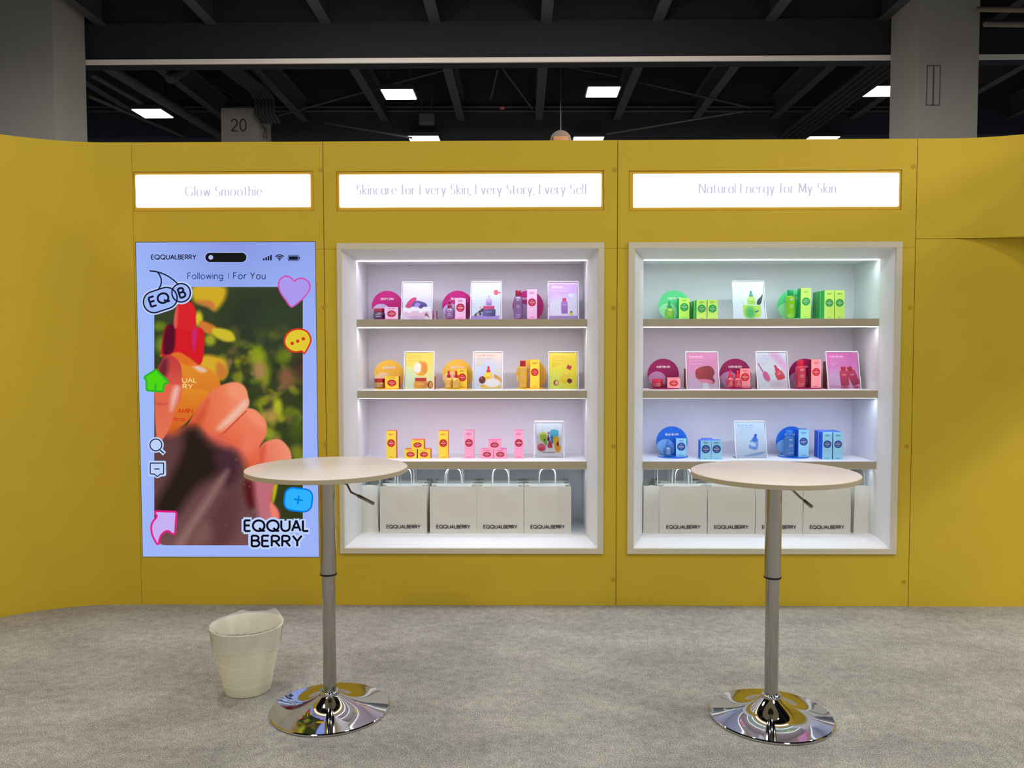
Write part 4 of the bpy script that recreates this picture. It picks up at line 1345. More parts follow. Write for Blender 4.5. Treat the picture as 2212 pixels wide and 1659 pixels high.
# --- left cabinet, top shelf
P_stand('magenta round display stand, leftmost on the left cabinet top shelf', 'purple', 803, 0)
P_(jar, 'dark purple jar with maroon lid on the leftmost magenta stand', 'purple', 803.5, 829, 666.5, 0, .225, GJ)
P_(carton, 'small pale pink carton beside the dark purple jar', 'purple', 831, 860, 663.5, 0, .225, GC)
P_sign('sign with a tilted purple jar on white scallops, top shelf left', 866, 933, 608.5, 0, art_p1, 'DEEP CERA', (236, 206, 232), GS)
y_ = .262
x, w = xw(905, 934.5, y_)
cA = carton('pink and maroon carton peeking out right behind the tilted jar sign', 'purple', w, .055, .058, (x, y_ + .0275, ZSH[0]), GC)
rowcopies(cA, ['pink and maroon carton furthest back behind the tilted jar sign'], [(.016, .066, 0)])
P_stand('magenta round display stand behind the purple dropper bottle', 'purple', 955, 0)
P_(dropper, 'dark purple dropper bottle with maroon top on the magenta stand', 'purple', 961, 980, 648, 0, .225, GD)
P_(carton, 'pale pink carton beside the purple dropper bottle', 'purple', 983, 1006, 644.5, 0, .235, GC)
P_sign('sign with a purple jar and clear bottle stacked, left cabinet top shelf', 1016, 1083, 607, 0, art_p2, 'DEEP CERA', (214, 190, 222), GS, tpos=(.12, .1))
x, w = xw(1060, 1082.5, .27)
carton('maroon sided carton peeking out behind the stacked purple jar sign', 'purple', w, .058, .092, (x, .3, ZSH[0]), GC)
P_stand('magenta round display stand behind the tall purple bottle', 'purple', 1107, 0)
P_(toner, 'tall purple bottle with crimson cap on the magenta stand', 'purple', 1109.5, 1129, 627, 0, .225, GT)
P_(carton, 'tall pale pink carton beside the tall purple bottle', 'purple', 1138.5, 1160, 625, 0, .235, GC)
x, w = xw(1182.5, 1204, .27)
carton('maroon edged tall carton half hidden behind the lilac bottle sign', 'purple', w, .058, .145, (x, .3, ZSH[0]), GC)
P_sign('lilac sign with a tall purple bottle, at the right end', 1184, 1250.5, 607.5, 0, art_p3, 'DEEP CERA', (250, 240, 252), GS, tpos=(.12, .1), twid=.36)
# --- left cabinet, middle shelf
P_stand('yellow round display stand, leftmost on the middle shelf', 'yellow', 808, 1, 65)
P_(jar, 'amber jar with dark red lid on the leftmost yellow stand', 'yellow', 805, 830.5, 817.5, 1, .225, GJ)
P_(carton, 'small yellow carton with red oval beside the amber jar', 'yellow', 831.5, 861, 813, 1, .225, GC)
P_sign('yellow sign with an orange ball on a jar, middle shelf left', 871.5, 937, 759, 1, art_y1, 'GLOW FILTER', (196, 150, 40), GS, tpos=(.1, .08))
x, w = xw(910, 938.5, .245, 835)
carton('red sided yellow carton peeking out behind the orange ball sign', 'yellow', w, .085, .07, (x, .2875, ZSH[1]), GC)
P_stand('yellow round display stand behind the two amber dropper bottles', 'yellow', 955, 1, 66)
P_(carton, 'yellow carton with red oval behind the two amber dropper bottles', 'yellow', 988, 1009, 796.5, 1, .262, GC, d=.04)
P_(dropper, 'amber dropper bottle with red top, left one of the pair', 'yellow', 960.5, 977, 800, 1, .22, GD)
P_(dropper, 'amber dropper bottle with red top, right one of the pair', 'yellow', 976.5, 993, 800.5, 1, .205, GD)
P_sign('pale sign with a yellow dropper bottle on ice, left cabinet middle shelf', 1021, 1086, 759, 1, art_y2, 'GLOW FILTER', (190, 76, 90), GS, tpos=(.1, .06), twid=.62)
P_stand('yellow round display stand behind the tall amber bottle', 'yellow', 1114.5, 1, 66)
P_(toner, 'tall amber bottle with dark red cap on the yellow stand', 'yellow', 1119.5, 1139, 779, 1, .225, GT)
P_(carton, 'tall yellow carton with red oval beside the tall amber bottle', 'yellow', 1145, 1165.5, 777, 1, .235, GC)
P_sign('yellow sign with a tilted bottle and two cherries, at the right end', 1185, 1250, 759, 1, art_y3, 'GLOW FILTER', (206, 160, 20), GS, tpos=(.1, .09), twid=.42)
# --- left cabinet, lower shelf
for pal, cname, xs, tops in (('yellow', 'yellow', ((834.5, 855.5, 931), (947.5, 967.5, 929.5)), ((873, 900), (902.5, 929.5), (888.5, 915.5))), ('pink', 'pink', ((1002.5, 1023.5, 930), (1110.5, 1131, 929.5)), ((1038, 1065.5), (1067, 1094.5), (1054.5, 1082)))):
    t1 = P_(carton, 'tall %s carton left of the three stacked %s cartons' % (cname, cname), pal, *xs[0], 2, .205, GC, False, .05)
    x2, _ = xw(xs[1][0], xs[1][1], .205, 950)
    dup(t1, (x2, t1.location.y, t1.location.z), 'tall %s carton right of the three stacked %s cartons' % (cname, cname))
    c0 = P_(carton, 'small %s carton at the lower left of the stack of three' % cname, pal, *tops[0], 970.5, 2, .2, GC, False, .062)
    hh = max(v.co.z for v in c0.children[0].data.vertices)
    x2, _ = xw(*tops[1], .2, 950); x3, _ = xw(*tops[2], .2, 950)
    dup(c0, (x2, c0.location.y, c0.location.z), 'small %s carton at the lower right of the stack of three' % cname)
    dup(c0, (x3, c0.location.y, c0.location.z + hh + .0003), 'small %s carton on top of the stack of three' % cname)
x, w = xw(1153.5, 1219, .21, 950)
holder('clear acrylic frame with a picture of five colourful drinks', w, zt(1186, 908.5, .22) - ZSH[2], (x, .205, ZSH[2]), art_all, 'EQQUALBERRY', (30, 32, 40), GS, lean=.0, margin=.0155, tpos=(.22, .875), twid=.54, block=True)
# --- right cabinet, top shelf
P_stand('green round display stand behind the green dropper bottle', 'green', 1422.5, 0)
P_(dropper, 'green dropper bottle on the left green stand', 'green', 1438, 1457, 650, 0, .225, GD)
P_(carton, 'lime green carton beside the green dropper bottle', 'green', 1467, 1489.5, 643.5, 0, .235, GC)


def grid(pal, p0, p1, p2, top, k, y, rows, txt, d=.06, gapy=.008, skip=()):
    f = P_(carton, 'lime' and txt % ('front', 'left'), pal, p0, p1, top, k, y, GC, False, d)
    x2, _ = xw(p2, p2 + (p1 - p0), y, [650, 800, 950][k])
    for r_ in range(rows):
        for c_ in range(2):
            if (r_, c_) in skip or (r_ == 0 and c_ == 0):
                continue
            dup(f, (x2 if c_ else f.location.x, f.location.y + r_ * (d + gapy), f.location.z), txt % (('front', 'second', 'third')[r_], ('left', 'right')[c_]))
    return f


grid('green', 1505, 1527, 1528.3, 648, 0, .155, 3, 'short green carton, %s row, %s column, near the left green stand', .058, .014)
P_sign('sign with a green dropper bottle on a green block, right cabinet', 1586, 1656, 606.5, 0, art_g1, 'GREEN AID', (190, 210, 214), GS, tpos=(.12, .075))
P_stand('green round display stand behind the tall green bottle', 'green', 1679, 0)
P_(toner, 'tall green bottle on the right green stand', 'green', 1700, 1720.5, 626, 0, .225, GT)
P_(carton, 'tall lime green carton beside the tall green bottle', 'green', 1730, 1752, 622.5, 0, .225, GC)
grid('green', 1781, 1802.3, 1803.3, 627, 0, .155, 3, 'tall green carton, %s row, %s column, at the right end', .058, .004)
# --- right cabinet, middle shelf
P_stand('berry round display stand, leftmost on the middle shelf', 'berry', 1399, 1)
P_(jar, 'crimson jar on the leftmost berry stand', 'berry', 1409, 1435, 818.5, 1, .225, GJ)
P_(carton, 'small pink carton with red oval beside the crimson jar', 'berry', 1441.5, 1470, 815.5, 1, .225, GC)
P_sign('glossy pink sign with a dark red shape on a foot, middle shelf', 1484, 1555, 759.5, 1, art_b1, 'LUSH BLUSH', (250, 224, 244), GS, tpos=(.1, .09), twid=.42, scallop=True)
x, w = xw(1485.5, 1513, .252, 835)
cA = carton('crimson sided carton at the front bottom of the stack behind the glossy pink sign', 'berry', w, .055, .0565, (x, .2795, ZSH[1]), GC)
rowcopies(cA, ['crimson sided carton at the front top of the stack behind the glossy pink sign', 'crimson sided carton at the rear bottom of the stack behind the glossy pink sign', 'crimson sided carton at the rear top of the stack behind the glossy pink sign'],
          [(0, 0, .0568), (0, .057, 0), (0, .057, .0568)])
P_stand('berry round display stand behind the two crimson dropper bottles', 'berry', 1554.5, 1)
P_(carton, 'pink carton with red oval behind the two crimson dropper bottles', 'berry', 1598.5, 1621, 796, 1, .258, GC, d=.045)
P_(dropper, 'crimson dropper bottle, left one of the pair on the berry stand', 'berry', 1571.5, 1588.5, 799.5, 1, .22, GD)
P_(dropper, 'crimson dropper bottle, right one of the pair on the berry stand', 'berry', 1587, 1604.5, 800, 1, .203, GD)
x, w = xw(1638.5, 1660, .255, 835)
carton('crimson sided carton peeking out left behind the pink spoon sign', 'berry', w, .062, .104, (x, .286, ZSH[1]), GC)
P_sign('pale sign with a pink spoon and tilted dropper bottle, middle shelf', 1637, 1706, 759, 1, art_b2, 'LUSH BLUSH', (176, 110, 180), GS, tpos=(.12, .075), twid=.58, scallop=True)
P_stand('berry round display stand behind the tall crimson bottle', 'berry', 1704.5, 1)
P_(toner, 'tall crimson bottle with red cap on the berry stand', 'berry', 1722, 1744, 778, 1, .225, GT)
P_(carton, 'tall pink carton with red oval beside the tall crimson bottle', 'berry', 1752.5, 1774, 776.5, 1, .225, GC)
x, w = xw(1786.5, 1808, .255, 835)
carton('crimson sided tall carton peeking out left behind the sign with two bottles', 'berry', w, .066, .154, (x, .288, ZSH[1]), GC)
P_sign('pink sign with two leaning crimson bottles, at the right end', 1790, 1861, 759, 1, art_b3, 'LUSH BLUSH', (250, 226, 246), GS, tpos=(.1, .09), twid=.44, scallop=True)
# --- right cabinet, lower shelf
P_stand('blue round display stand behind the blue dropper bottle', 'blue', 1417.5, 2)
P_(dropper, 'blue dropper bottle on the left blue stand', 'blue', 1434.5, 1453.5, 950, 2, .23, GD)
P_(carton, 'pale blue carton with navy oval beside the blue dropper bottle', 'blue', 1460.5, 1483, 947, 2, .235, GC)
f = grid('blue', 1513.5, 1536.3, 1537, 951.5, 2, .165, 1, 'short pale blue carton, %s row, %s one of the pair')
dup(f, (f.location.x + .03, f.location.y + .066, f.location.z), 'short pale blue carton behind the pair of short blue cartons')
P_sign('pale blue sign with a tilted blue dropper bottle, lower shelf', 1590, 1658, 909, 2, art_u1, 'BLUE BLOW', (90, 130, 200), GS, tpos=(.1, .075), twid=.52, scallop=True)
P_stand('blue round display stand behind the tall blue bottle', 'blue', 1676.5, 2)
P_(toner, 'tall blue bottle on the right blue stand', 'blue', 1698, 1720, 929.5, 2, .23, GT)
P_(carton, 'tall pale blue carton beside the tall blue bottle', 'blue', 1725, 1747, 928, 2, .23, GC)
grid('blue', 1777, 1798, 1800, 933.5, 2, .165, 2, 'tall pale blue carton, %s row, %s column, at the right end')

# ------------------------------------------------------------------ paper bags
BW, BD = .262, .098
YBAG = .128
BH = W(1080, 1051, YBAG)[2] - ZB


def bag_meshes():
    rng = np.random.default_rng(3)
    b = B()
    n_, k_ = 9, 9
    # front and back sheets, gently buckled
    for y, sgn in ((-BD / 2, -1), (BD / 2, 1)):
        vs = []
        for j in range(k_):
            for i in range(n_):
                u, v = i / (n_ - 1), j / (k_ - 1)
                bul = .004 * math.sin(math.pi * u) * math.sin(math.pi * v) + .0028 * math.sin(7 * u + 5 * v * v) * math.sin(math.pi * v)
                if 0 < i < n_ - 1:
                    bul += rng.uniform(-.0016, .0016)
                bul *= min(max((v - .2) / .2, 0), 1)
                if j == 2:
                    bul += .0012
                vs.append(((u - .5) * BW, y - sgn * .004 * v + sgn * bul * .8, v * BH))
        fs = [(j * n_ + i, j * n_ + i + 1, (j + 1) * n_ + i + 1, (j + 1) * n_ + i) for j in range(k_ - 1) for i in range(n_ - 1)]
        b.add(vs, fs, 0, True)
    # side gussets folded inwards along the middle
    for sx in (-1, 1):
        xs = sx * BW / 2
        inn_ = sx * (BW / 2 - .030)
        vs = [(xs, -BD / 2, 0), (xs, BD / 2, 0), (xs, 0, BD * .42), (xs, -BD / 2 + .004, BH), (inn_, 0, BH), (xs, BD / 2 - .004, BH)]
        b.add(vs, [(0, 1, 2), (0, 2, 4, 3), (2, 1, 5, 4)], 0)
    b.add([(-BW / 2, -BD / 2, .001), (BW / 2, -BD / 2, .001), (BW / 2, BD / 2, .001), (-BW / 2, BD / 2, .001)], [(0, 1, 2, 3)])
    # turned-in top hem
    for y, sgn in ((-BD / 2 + .004, -1), (BD / 2 - .004, 1)):
        b.box(-BW / 2 + .002, BW / 2 - .002, y - sgn * .0008, y - sgn * .0016, BH - .032, BH)
    return b


def make_bag(label):
    t = thing('paper_bag', label, 'bag', (0, 0, 0), 'white paper carrier bags')
    bag_meshes().build('bag_body', PAPER, t, fix=False)
    for y, ln, sh in ((-BD / 2 + .006, .012, .0), (BD / 2 - .006, .006, .012)):
        p = []
        for q in np.linspace(0, 1, 19):
            a_ = math.pi * q
            x_ = -.046 * math.copysign(abs(math.cos(a_)) ** .7, math.cos(a_))
            z_ = BH - .03 + (.130) * max(math.sin(a_), 0) ** .3
            p.append((x_ + sh * math.sin(a_), y + ln * math.sin(a_), z_))
        B().tube(p, .0024, 6).build('handle', CORD, t)
    flat(B(), text2d('EQQUALBERRY', .0178, .187, .2, gap=.2), 0, .029, -BD / 2 - .0022).build('lettering', INK, t, fix=False)
    return t


bag0 = None
ROWN = ['front row', 'second row', 'back row']
BORD = [['leftmost', 'second from left', 'second from right', 'rightmost']] * 2
for ci, xs in enumerate((((821, 921.5), (928.5, 1029.5), (1030.5, 1131), (1132.5, 1233.5)), ((1425, 1528), (1529, 1631), (1632, 1734.5), (1735.5, 1838)))):
    cn = CABN[ci]
    for r_ in range(3):
        for k, (p0, p1) in enumerate(xs):
            lb_ = 'white paper bag, %s of the %s, %s cabinet floor' % (BORD[ci][k], ROWN[r_], cn)
            x, _ = xw(p0, p1, YBAG, 1100)
            loc = (x, YBAG + BD / 2 + r_ * (BD + .0012), ZB)
            if bag0 is None:
                bag0 = make_bag(lb_); bag0.location = loc
            else:
                dup(bag0, loc, lb_)
# bags turned sideways at the ends of the rows
x, _ = xw(783.5, 821, .19, 1100)
dup(bag0, (x - .004, .185 + BW / 2 - .03, ZB), 'white paper bag turned sideways at the left end of the left cabinet floor', rotz=-math.pi / 2)
x, _ = xw(1391, 1424.5, .19, 1100)
dup(bag0, (x - .006, .150 + BW / 2 - .005, ZB), 'white paper bag turned sideways at the left end of the right cabinet floor', rotz=-math.pi / 2)
x, _ = xw(1838, 1870, .19, 1100)
dup(bag0, (x + .008, .16 + BW / 2 - .01, ZB), 'white paper bag turned sideways at the right end of the right cabinet floor', rotz=math.pi / 2)


# ------------------------------------------------------------------ bar tables
def bar_table(label, x, y, zt_, zcol, zneck, lever_pts):
    t = thing('bar_table', label, 'table', (x, y, 0), 'round chrome bar tables')
    th = .018
    rt, rb = .305, .2289
    top = B().lathe([(rt - .0012, zt_ - .0012), (rt - .0012, zt_ - .0004), (rt - .002, zt_), (.001, zt_)], 96, mi=0).build('tabletop', TABLE, t)
    B().lathe([(rt - .004, zt_ - th), (rt, zt_ - th + .001), (rt, zt_ - .0018), (rt - .0014, zt_ - .0012)], 96).build('edge_band', TEDGE, top)
    B().lathe([(.03, zt_ - th - .006), (.11, zt_ - th - .004), (.112, zt_ - th)], 40).build('mounting_plate', BLACK, t)
    B().lathe([(.0305, zcol), (.0305, zt_ - th - .004)], 40).build('upper_column', BRUSHED, t)
    B().lathe([(.0302, zcol - .006), (.0322, zcol - .005), (.0322, zcol + .001), (.0302, zcol + .002)], 40).build('column_ring', BLACK, t)
    B().lathe([(.0252, zneck - .01), (.0252, zcol)], 40).build('lower_column', BRUSHED, t)
    prof = [(rb - .004, .0), (rb, .003), (rb, .008), (rb - .003, .0105)]
    for q in np.linspace(0, 1, 26):
        r_ = (rb - .004) * (1 - q) + .036 * q
        s_ = (rb - .004 - r_) / (rb - .04)
        z_ = .0115 + .018 * s_ + (zneck - .042) * (s_ ** 3.2)
        prof.append((r_, z_))
    B().lathe(prof, 96).build('base', CHROME, t)
    B().lathe([(.036, zneck - .016), (.0375, zneck - .012), (.0365, zneck - .004), (.033, zneck), (.0255, zneck + .001)], 48).build('base_collar', CHROME, t)
    lv = [(p[0] - x, p[1] - y, p[2]) for p in lever_pts]
    l = B().tube(lv, .0045, 10).build('lever', BRUSHED, t)
    a_, c_ = Vector(lv[-2]), Vector(lv[-1])
    B().tube([a_ + (c_ - a_) * .3, a_ + (c_ - a_) * .33, a_ + (c_ - a_) * .98, c_], [.0055, .0068, .0068, .005], 12).build('lever_grip', BRUSHED, l)
    return t


T1, T2 = (-.7463, -1.2738, .9462), (.9448, -1.3189, .9366)
l1 = [W(742, 1043, T1[1] + .06), W(750, 1047, T1[1] + .06), W(758, 1063, T1[1] + .05), W(808, 1088.5, T1[1] + .03)]
bar_table('round white bar table on a chrome base, left one beside the waste bin', *T1, W(712, 1243, T1[1] - .03)[2], W(713, 1490, T1[1])[2], l1)
l2 = [W(1700, 1050, T2[1] + .05), W(1710, 1057, T2[1] + .05), W(1728, 1074, T2[1] + .03), W(1755, 1096, T2[1])]
bar_table('round white bar table on a chrome base, right one before the blue shelf', *T2, W(1668, 1250, T2[1] - .03)[2], W(1668, 1497, T2[1])[2], l2)

# ------------------------------------------------------------------ waste bin with liner
bc = G(535.5, 1489, 0)
bt = thing('waste_bin', 'small ivory plastic waste bin with a clear liner, left of the bar table', 'bin', (bc[0], bc[1], 0))
r0, r1, hb = .092, .142, .272
prof = [(r0 - .012, 0), (r0 - .002, .002), (r0, .008)]
for k in range(1, 6):
    z = hb * k / 6.2
    r = r0 + (r1 - r0) * z / hb
    prof += [(r - .0001, z - .0012), (r - .0009, z - .0004), (r - .0009, z + .0004), (r + .0001, z + .0012)]
prof += [(r1, hb - .006), (r1 + .004, hb - .004), (r1 + .004, hb), (r1 - .001, hb + .001), (r1 - .004, hb - .006), (r0 - .004, .01), (.001, .008)]
B().lathe(prof, 64, cap=False).build('bin_body', BINM, bt, sharp=20)
rng = np.random.default_rng(5)
lt = thing('bin_liner', 'crumpled clear plastic liner folded over the waste bin rim', 'liner', (bc[0], bc[1], 0))
nu = 96
ph = rng.uniform(0, 6.28, 8)
rows = []
for s_ in np.linspace(0, 1, 26):
    ring = []
    for i in range(nu):
        a_ = 2 * math.pi * i / nu
        wv = sum(math.sin(kk * a_ + ph[j] + 7 * s_ * (1 if j % 2 else -1)) for j, kk in enumerate((5, 9, 14, 23))) / 4
        if s_ < .42:                       # outside skirt, from its loose hem up to the rim
            q = s_ / .42
            z = (hb - .085 - .012 * math.sin(2 * a_ + 1)) * (1 - q) + (hb + .004) * q
            r = r0 + (r1 - r0) * z / hb + .0045 + .0035 * (1 - q) * (1 + wv) + .0012 * wv
        elif s_ < .5:
            q = (s_ - .42) / .08
            z = hb + .006 + .006 * max(0, wv) * math.sin(math.pi * q)
            r = r1 + .0065 - .012 * q
            hump = math.exp(-((a_ - 1.0) / .22) ** 2) * .022 * math.sin(math.pi * min(q * .8 + .2, 1)) + math.exp(-((a_ - 2.05) / .16) ** 2) * .010
            z += hump
        else:
            q = (s_ - .5) / .5
            z = (hb + .004) * (1 - q) + .075 * q + .01 * wv * q
            r = (r1 - .007 + .0) * (1 - q) + (r0 - .0) * q
            r = r - .006 - .007 * (1 + wv) * min(1, q * 4)
            if q > .8:
                r *= 1 - (q - .8) / .2 * .97
        ring.append((r * math.cos(a_), r * math.sin(a_), z))
    rows.append(ring)
vs = [p for r_ in rows for p in r_]
fs = [(j * nu + i, j * nu + (i + 1) % nu, (j + 1) * nu + (i + 1) % nu, (j + 1) * nu + i) for j in range(len(rows) - 1) for i in range(nu)]
B().add(vs, fs, 0, True).build('film', LINER, lt, fix=False)

# ------------------------------------------------------------------ hall behind and above
YC = 8.65                                   # column fronts
ceil = struct('ceiling')
YBM = 9.72
zb0 = W(1000, 136, YBM)[2]; zb1 = W(1000, 45, YBM)[2]; ztr = W(1000, 126, YBM)[2]
ZJ = W(705, 52, YBM)[2]                     # underside of the roof joists
yF = G(850, 262, ZJ)[1]                     # the far beam
B().box(-16, 16, -14, 34, ZJ + 1.35, ZJ + 1.5).build('roof_deck', HALLDECK, ceil)
B().box(-16, 16, YBM, YBM + .5, ztr, zb1).build('beam', HALLDK, ceil)
B().box(-16, 16, YBM + .08, YBM + .4, zb1, ZJ + 1.35).build('beam_web', HALLDK, ceil)
B().box(-16, 16, YBM - .04, YBM, zb0, ztr).build('beam_trim', TRIMM, ceil)
zf0 = W(1000, 300, yF)[2]
B().box(-16, 16, yF, yF + .4, ZJ - .38, ZJ + 1.35).build('beam', mat('far_beam_paint', (36, 41, 54), .8), ceil)
jx = [W(p, 52, YBM)[0] for p in (458, 705, 940, 1180, 1420, 1663)]
sp = (jx[-1] - jx[0]) / 5
allj = [jx[0] - sp * k for k in (4, 3, 2, 1)] + jx + [jx[-1] + sp * k for k in (1, 2, 3, 4)]
j0 = None
for i, xj in enumerate(allj):
    for (ya, yb_) in ((-14, YBM), (YBM + .5, yF)):
        b = B().box(-.095, .095, 0, yb_ - ya, 0, .02).box(-.015, .015, 0, yb_ - ya, .02, .5).box(-.095, .095, 0, yb_ - ya, .5, .52)
        b.build('joist', HALLJ, ceil, (xj, ya, ZJ))
# thin tie rods under the deck in the far bay
TIES = [((545, 265), (1000, 140)), ((700, 265), (890, 298)), ((1150, 235), (1080, 140)), ((1060, 215), (1075, 150)), ((1200, 140), (1335, 165)), ((1370, 175), (1620, 232)), ((1310, 290), (1610, 240)), ((420, 160), (580, 250))]
for (a_, c_) in TIES:
    B().tube([W(*a_, yF - 1.2), W(*c_, yF - 2.2)], .022, 6).build('tie_rod', HALLJ, ceil)
for py in (231, 240):
    B().tube([W(190, py, yF - .1), W(1930, py, yF - .1)], .03, 6).build('cross_pipe', HALLJ, ceil)
for px, a_ in ((1088, 300), (1097, 310)):
    pass
hw = B().box(-16, 16, 34, 34.2, 0, ZJ + 1.4).build('wall_far', mat('far_wall_paint', (34, 40, 58), .9)); hw['kind'] = 'structure'


wf = B().box(-9, 9, -9.6, -9.5, 0, 2.6).build('unseen_partition', mat('pale_partition', (200, 198, 192), .7)); wf['kind'] = 'structure'  # unseen booth wall behind the camera, added for reflections in the chrome


# columns
def column(name, x0, x1, yf_, dp, z1, paint=None):
    s_ = struct(name)
    B().box(x0, x1, yf_, yf_ + dp, 0, z1).build('shaft', paint or COLM, s_, bevel=.01)
    return s_


cw = W(2113, 200, YC)[0] - W(1981, 200, YC)[0]
xr0, xr1 = W(1981, 200, YC)[0], W(2113, 200, YC)[0]
cr = column('hall_column', xr0, xr1, YC, cw, ZJ + 1.3)
xl1 = W(118, 200, YC)[0]
clf = column('hall_column', xl1 - cw, xl1, YC, cw, ZJ + 1.3)
# hatch on the right column
pa, pb_ = W(2002, 141, YC), W(2030, 228, YC)
hx0, hx1, hz0, hz1 = pa[0], pb_[0], pb_[2], pa[2]
b = B()
for q in ((hx0, hx0 + .012, hz0, hz1), (hx1 - .012, hx1, hz0, hz1), (hx0, hx1, hz1 - .012, hz1), (hx0, hx1, hz0, hz0 + .012)):
    b.box(q[0], q[1], YC - .004, YC, q[2], q[3])
b.box((hx0 + hx1) / 2 - .01, (hx0 + hx1) / 2 + .01, YC - .004, YC, hz0, hz1)
b.build('access_hatch', mat('hatch_seam', (70, 68, 66), .7), cr)
# number on the right column's side face
v, f_ = text2d('20', .62, .62, .13)
zz = W(1944, 14, YC + cw * .72)[2]
B().add([(xr0 - .003, YC + cw * .55 - p[0], zz + p[1]) for p in v], f_).build('numeral', INK, cr, fix=False)
# far numbered column
YN = yF - 2.4
nx0, nx1 = W(477.5, 260, YN)[0], W(559, 260, YN)[0]
nw = nx1 - nx0
cn_ = column('hall_column', nx0, nx1, YN, nw * 1.05, W(520, 233, YN)[2], mat('far_column_paint', (128, 126, 124), .7))
v, f_ = text2d('20', 1.0, 1.28, .11, gap=.3)
pz = W(516, 283, YN); zc_ = W(516, 258, YN)[2] - pz[2]
flat(B(), ([(p[0] * W(535, 270, YN)[0] * 0 + p[0] * zc_, p[1] * zc_) for p in v], f_), W(516, 270, YN)[0], pz[2], YN - .004).build('numeral', INK, cn_, fix=False)
zs_ = W(568, 298, YN + nw * .5)[2]
B().add([(nx1 + .004, YN + nw * .5 + p[0] * zc_ * .9, zs_ + p[1] * zc_ * .95) for p in v], f_).build('numeral', INK, cn_, fix=False)


# high-bay lamps
def lamp(label, x, y, z, wx, wy, power, seen=True):
    t = thing('ceiling_light', label, 'lamp', (x, y, z), 'high-bay lamps of the hall')
    B().box(-wx / 2 - .03, wx / 2 + .03, -wy / 2 - .03, wy / 2 + .03, .0, .09).build('housing', HALLDK, t)
    B().box(-wx / 2, wx / 2, -wy / 2, wy / 2, -.012, 0).build('diffuser', LAMPE, t)
    if seen:
        for sx in (-1, 1):
            B().tube([(sx * wx * .35, 0, .09), (sx * wx * .35, 0, ZJ + .5 - z)], .008, 6).build('hanger_rod', HALLJ, t)
    area('lamp_light', (0, 0, -.02), (0, 0, 0), wx, wy, power, (255, 250, 242), t, 170)
    return t


ZLP = ZJ - .45
LPX = [((330, 245), 'bright flat ceiling lamp above the left column gap'), ((862, 203.5), 'bright flat ceiling lamp left of the middle'), ((1302, 198.5), 'bright flat ceiling lamp right of the middle'), ((1908, 197), 'bright ceiling lamp half hidden by the right column'),
       ((917, 301), 'far ceiling lamp just above the wall top, left'), ((1270, 303), 'far ceiling lamp just above the wall top, middle'), ((1772, 302), 'far ceiling lamp just above the wall top, right')]
for (p, lb_) in LPX:
    q = G(*p, ZLP)
    lamp(lb_, q[0], q[1], ZLP, .62 if p[1] < 280 else .72, .62, HALL_W * .7)
# lamps overhead and behind the camera that light the booth
k = 0
for yy in (-11, -7.2, -3.4, .4, 4.2):
    for xx in (-7.5, -2.5, 2.5, 7.5):
        k += 1
        big = (yy == -7.2 and xx == 7.5)
        area('hall_lamp', (xx + (2.0 if big else 0), yy + (1.2 if big else 0), ZLP), (0, 0, 0), .62, .62, KEY_W if big else HALL_W, (255, 251, 245), None, 170)


for px in (640, 1355):
    q = W(px, -70, 5.6)
    area('hall_lamp', (q[0], q[1], 6.0), (math.radians(25), 0, 0), .62, .62, HALL_W * 2.6, (255, 246, 232), None, 170)


# lamp of the neighbouring opening under the header
area('side_lamp', (5.5, -2.2, 3.2), (math.radians(35), math.radians(40), 0), .5, .5, 45, (255, 250, 240), None, 170)


# conduit bundles, pipes, small ceiling units
def bundle(label, pts_, n_, gap, r, ypl, grp='conduits under the hall roof'):
    t = thing('conduit_bundle', label, 'conduit', pts_[0], grp)
    o0 = t.location
    for k_ in range(n_):
        P = []
        for w_ in pts_:
            P.append((w_[0] + k_ * gap - o0[0], w_[1] - o0[1], w_[2] - o0[2]))
        B().tube(P, r, 8).build('conduit', HALLDK, t)
    return t


bundle('bundle of dark conduits bending down beside the far numbered column', [G(462, 138, ZJ - .2), G(540, 196, ZJ - .2), W(552, 215, G(548, 203, ZJ - .2)[1]), W(553, 245, G(548, 203, ZJ - .2)[1]), W(566, 266, G(548, 203, ZJ - .2)[1] + .25)], 6, .075, .034, 0)
bundle('bundle of parallel dark conduits crossing left of the right column', [G(1885, 137, ZJ - .5), G(1682, 298, ZJ - .5)], 5, .14, .05, 0)
t = thing('ceiling_pipe', 'dark ceiling pipe sloping beside the left lamp', 'pipe', G(215, 135, ZJ - .32), 'conduits under the hall roof')
o0 = np.array(t.location)
B().tube([G(215, 135, ZJ - .32) - o0, G(486, 298, ZJ - .32) - o0], .10, 12).build('pipe_run', HALLJ, t)
t = thing('ceiling_pipe', 'thin shiny ceiling pipe below the left lamp', 'pipe', G(190, 206, ZJ - .32), 'conduits under the hall roof')
o0 = np.array(t.location)
B().tube([G(190, 206, ZJ - .32) - o0, G(440, 312, ZJ - .32) - o0], .045, 10).build('pipe_run', GALV, t)
t = thing('ceiling_pipe', 'thin dark pipe running beside the left column', 'pipe', G(196, 160, ZJ - .32), 'conduits under the hall roof')
o0 = np.array(t.location)
B().tube([G(196, 160, ZJ - .32) - o0, G(330, 236, ZJ - .32) - o0], .05, 10).build('pipe_run', HALLJ, t)
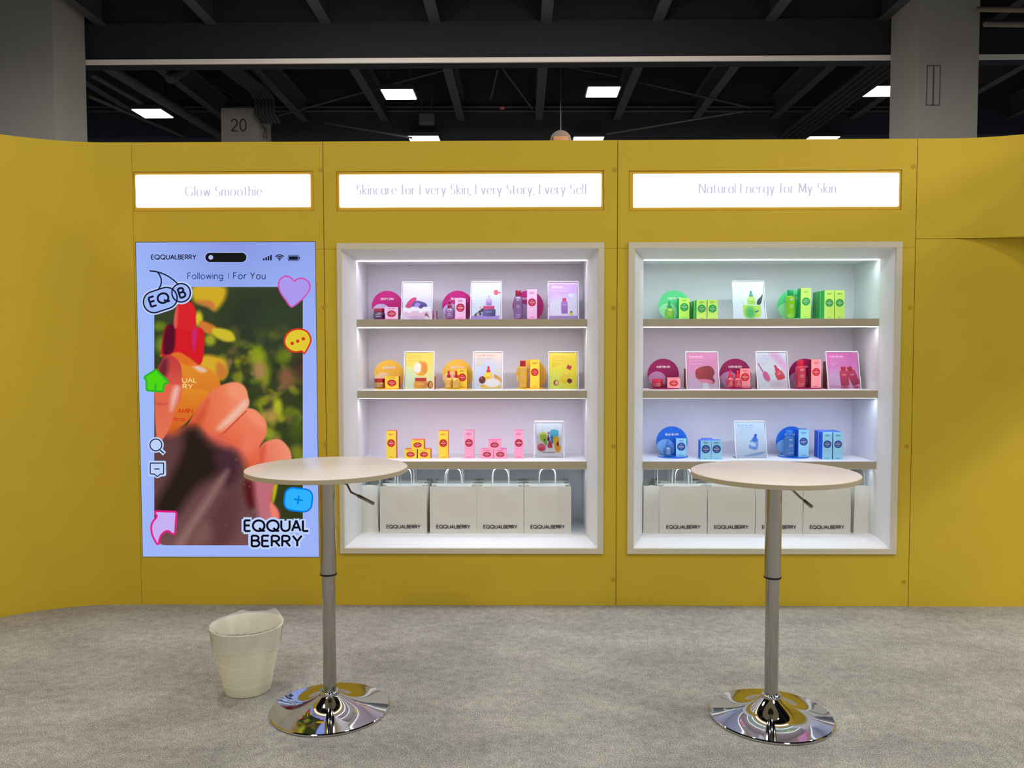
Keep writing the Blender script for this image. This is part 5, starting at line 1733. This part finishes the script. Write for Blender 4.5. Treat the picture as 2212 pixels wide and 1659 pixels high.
for (py, lb_) in ((20, 'upper pipe right of the right column'), (52, 'lower pipe right of the right column')):
    t = thing('ceiling_pipe', lb_, 'pipe', W(2100, py, 7.5), 'conduits under the hall roof')
    o0 = np.array(t.location)
    B().tube([W(2128 if py > 40 else 2112, py, 8.4) - o0, W(2300, py + 2, 7.0) - o0], .04, 10).build('pipe_run', mat('warm_grey_pipe', (120, 112, 100), .5), t)  # pipe in one even warm grey
q = W(922, 258, 15)
t = thing('ceiling_unit', 'grey box unit hanging above the far left lamp', 'unit', q)
B().box(-.17, .17, -.12, .12, -.11, .11).build('case', mat('unit_case', (92, 92, 94), .5), t, bevel=.01)
for sx in (-.12, .12):
    B().tube([(sx, 0, .11), (sx, 0, .5)], .012, 6).build('hanger_rod', HALLJ, t)
q = W(378, 160, 11.5)
t = thing('ceiling_spotlight', 'dark tubular fixture hanging above the left lamp', 'fixture', q)
B().tube([(.08, .3, .2), (0, 0, -.02), (-.06, -.14, -.13), (-.065, -.15, -.14)], [.1, .1, .1, .085], 16).build('tube_body', mat('fixture_case', (58, 57, 56), .5), t)
B().tube([(.04, .14, .1), (.04, .14, .7)], .014, 6).build('hanger_rod', HALLJ, t)
q = W(1211, 305, 12.5)
t = thing('round_hanging_sign', 'round brown sign with an orange plate showing above the wall top', 'sign', q)
B().lathe([(.215, -.03), (.22, -.02), (.22, .02), (.215, .03)], 32).xf(Matrix.Rotation(math.pi / 2, 4, 'X')).build('disc_board', mat('brown_board', (104, 88, 74), .6), t)
B().box(-.15, .15, -.05, -.03, -.01, .09).build('plate', mat('orange_plate', (160, 112, 74), .5), t)
B().tube([(0, 0, .2), (0, 0, ZJ + 1.37 - q[2])], .01, 6).build('hanger_rod', HALLJ, t)
q = W(1085, 233, 14.5)
t = thing('fire_strobe', 'small red strobe hanging between the middle joists', 'alarm', q)
B().lathe([(.03, -.03), (.06, -.015), (.06, .015), (.04, .03)], 16).build('strobe_case', mat('strobe_red', (190, 110, 100), .5), t)
B().tube([(0, 0, .03), (0, 0, ZJ - q[2])], .02, 8).build('mount_stem', HALLJ, t)
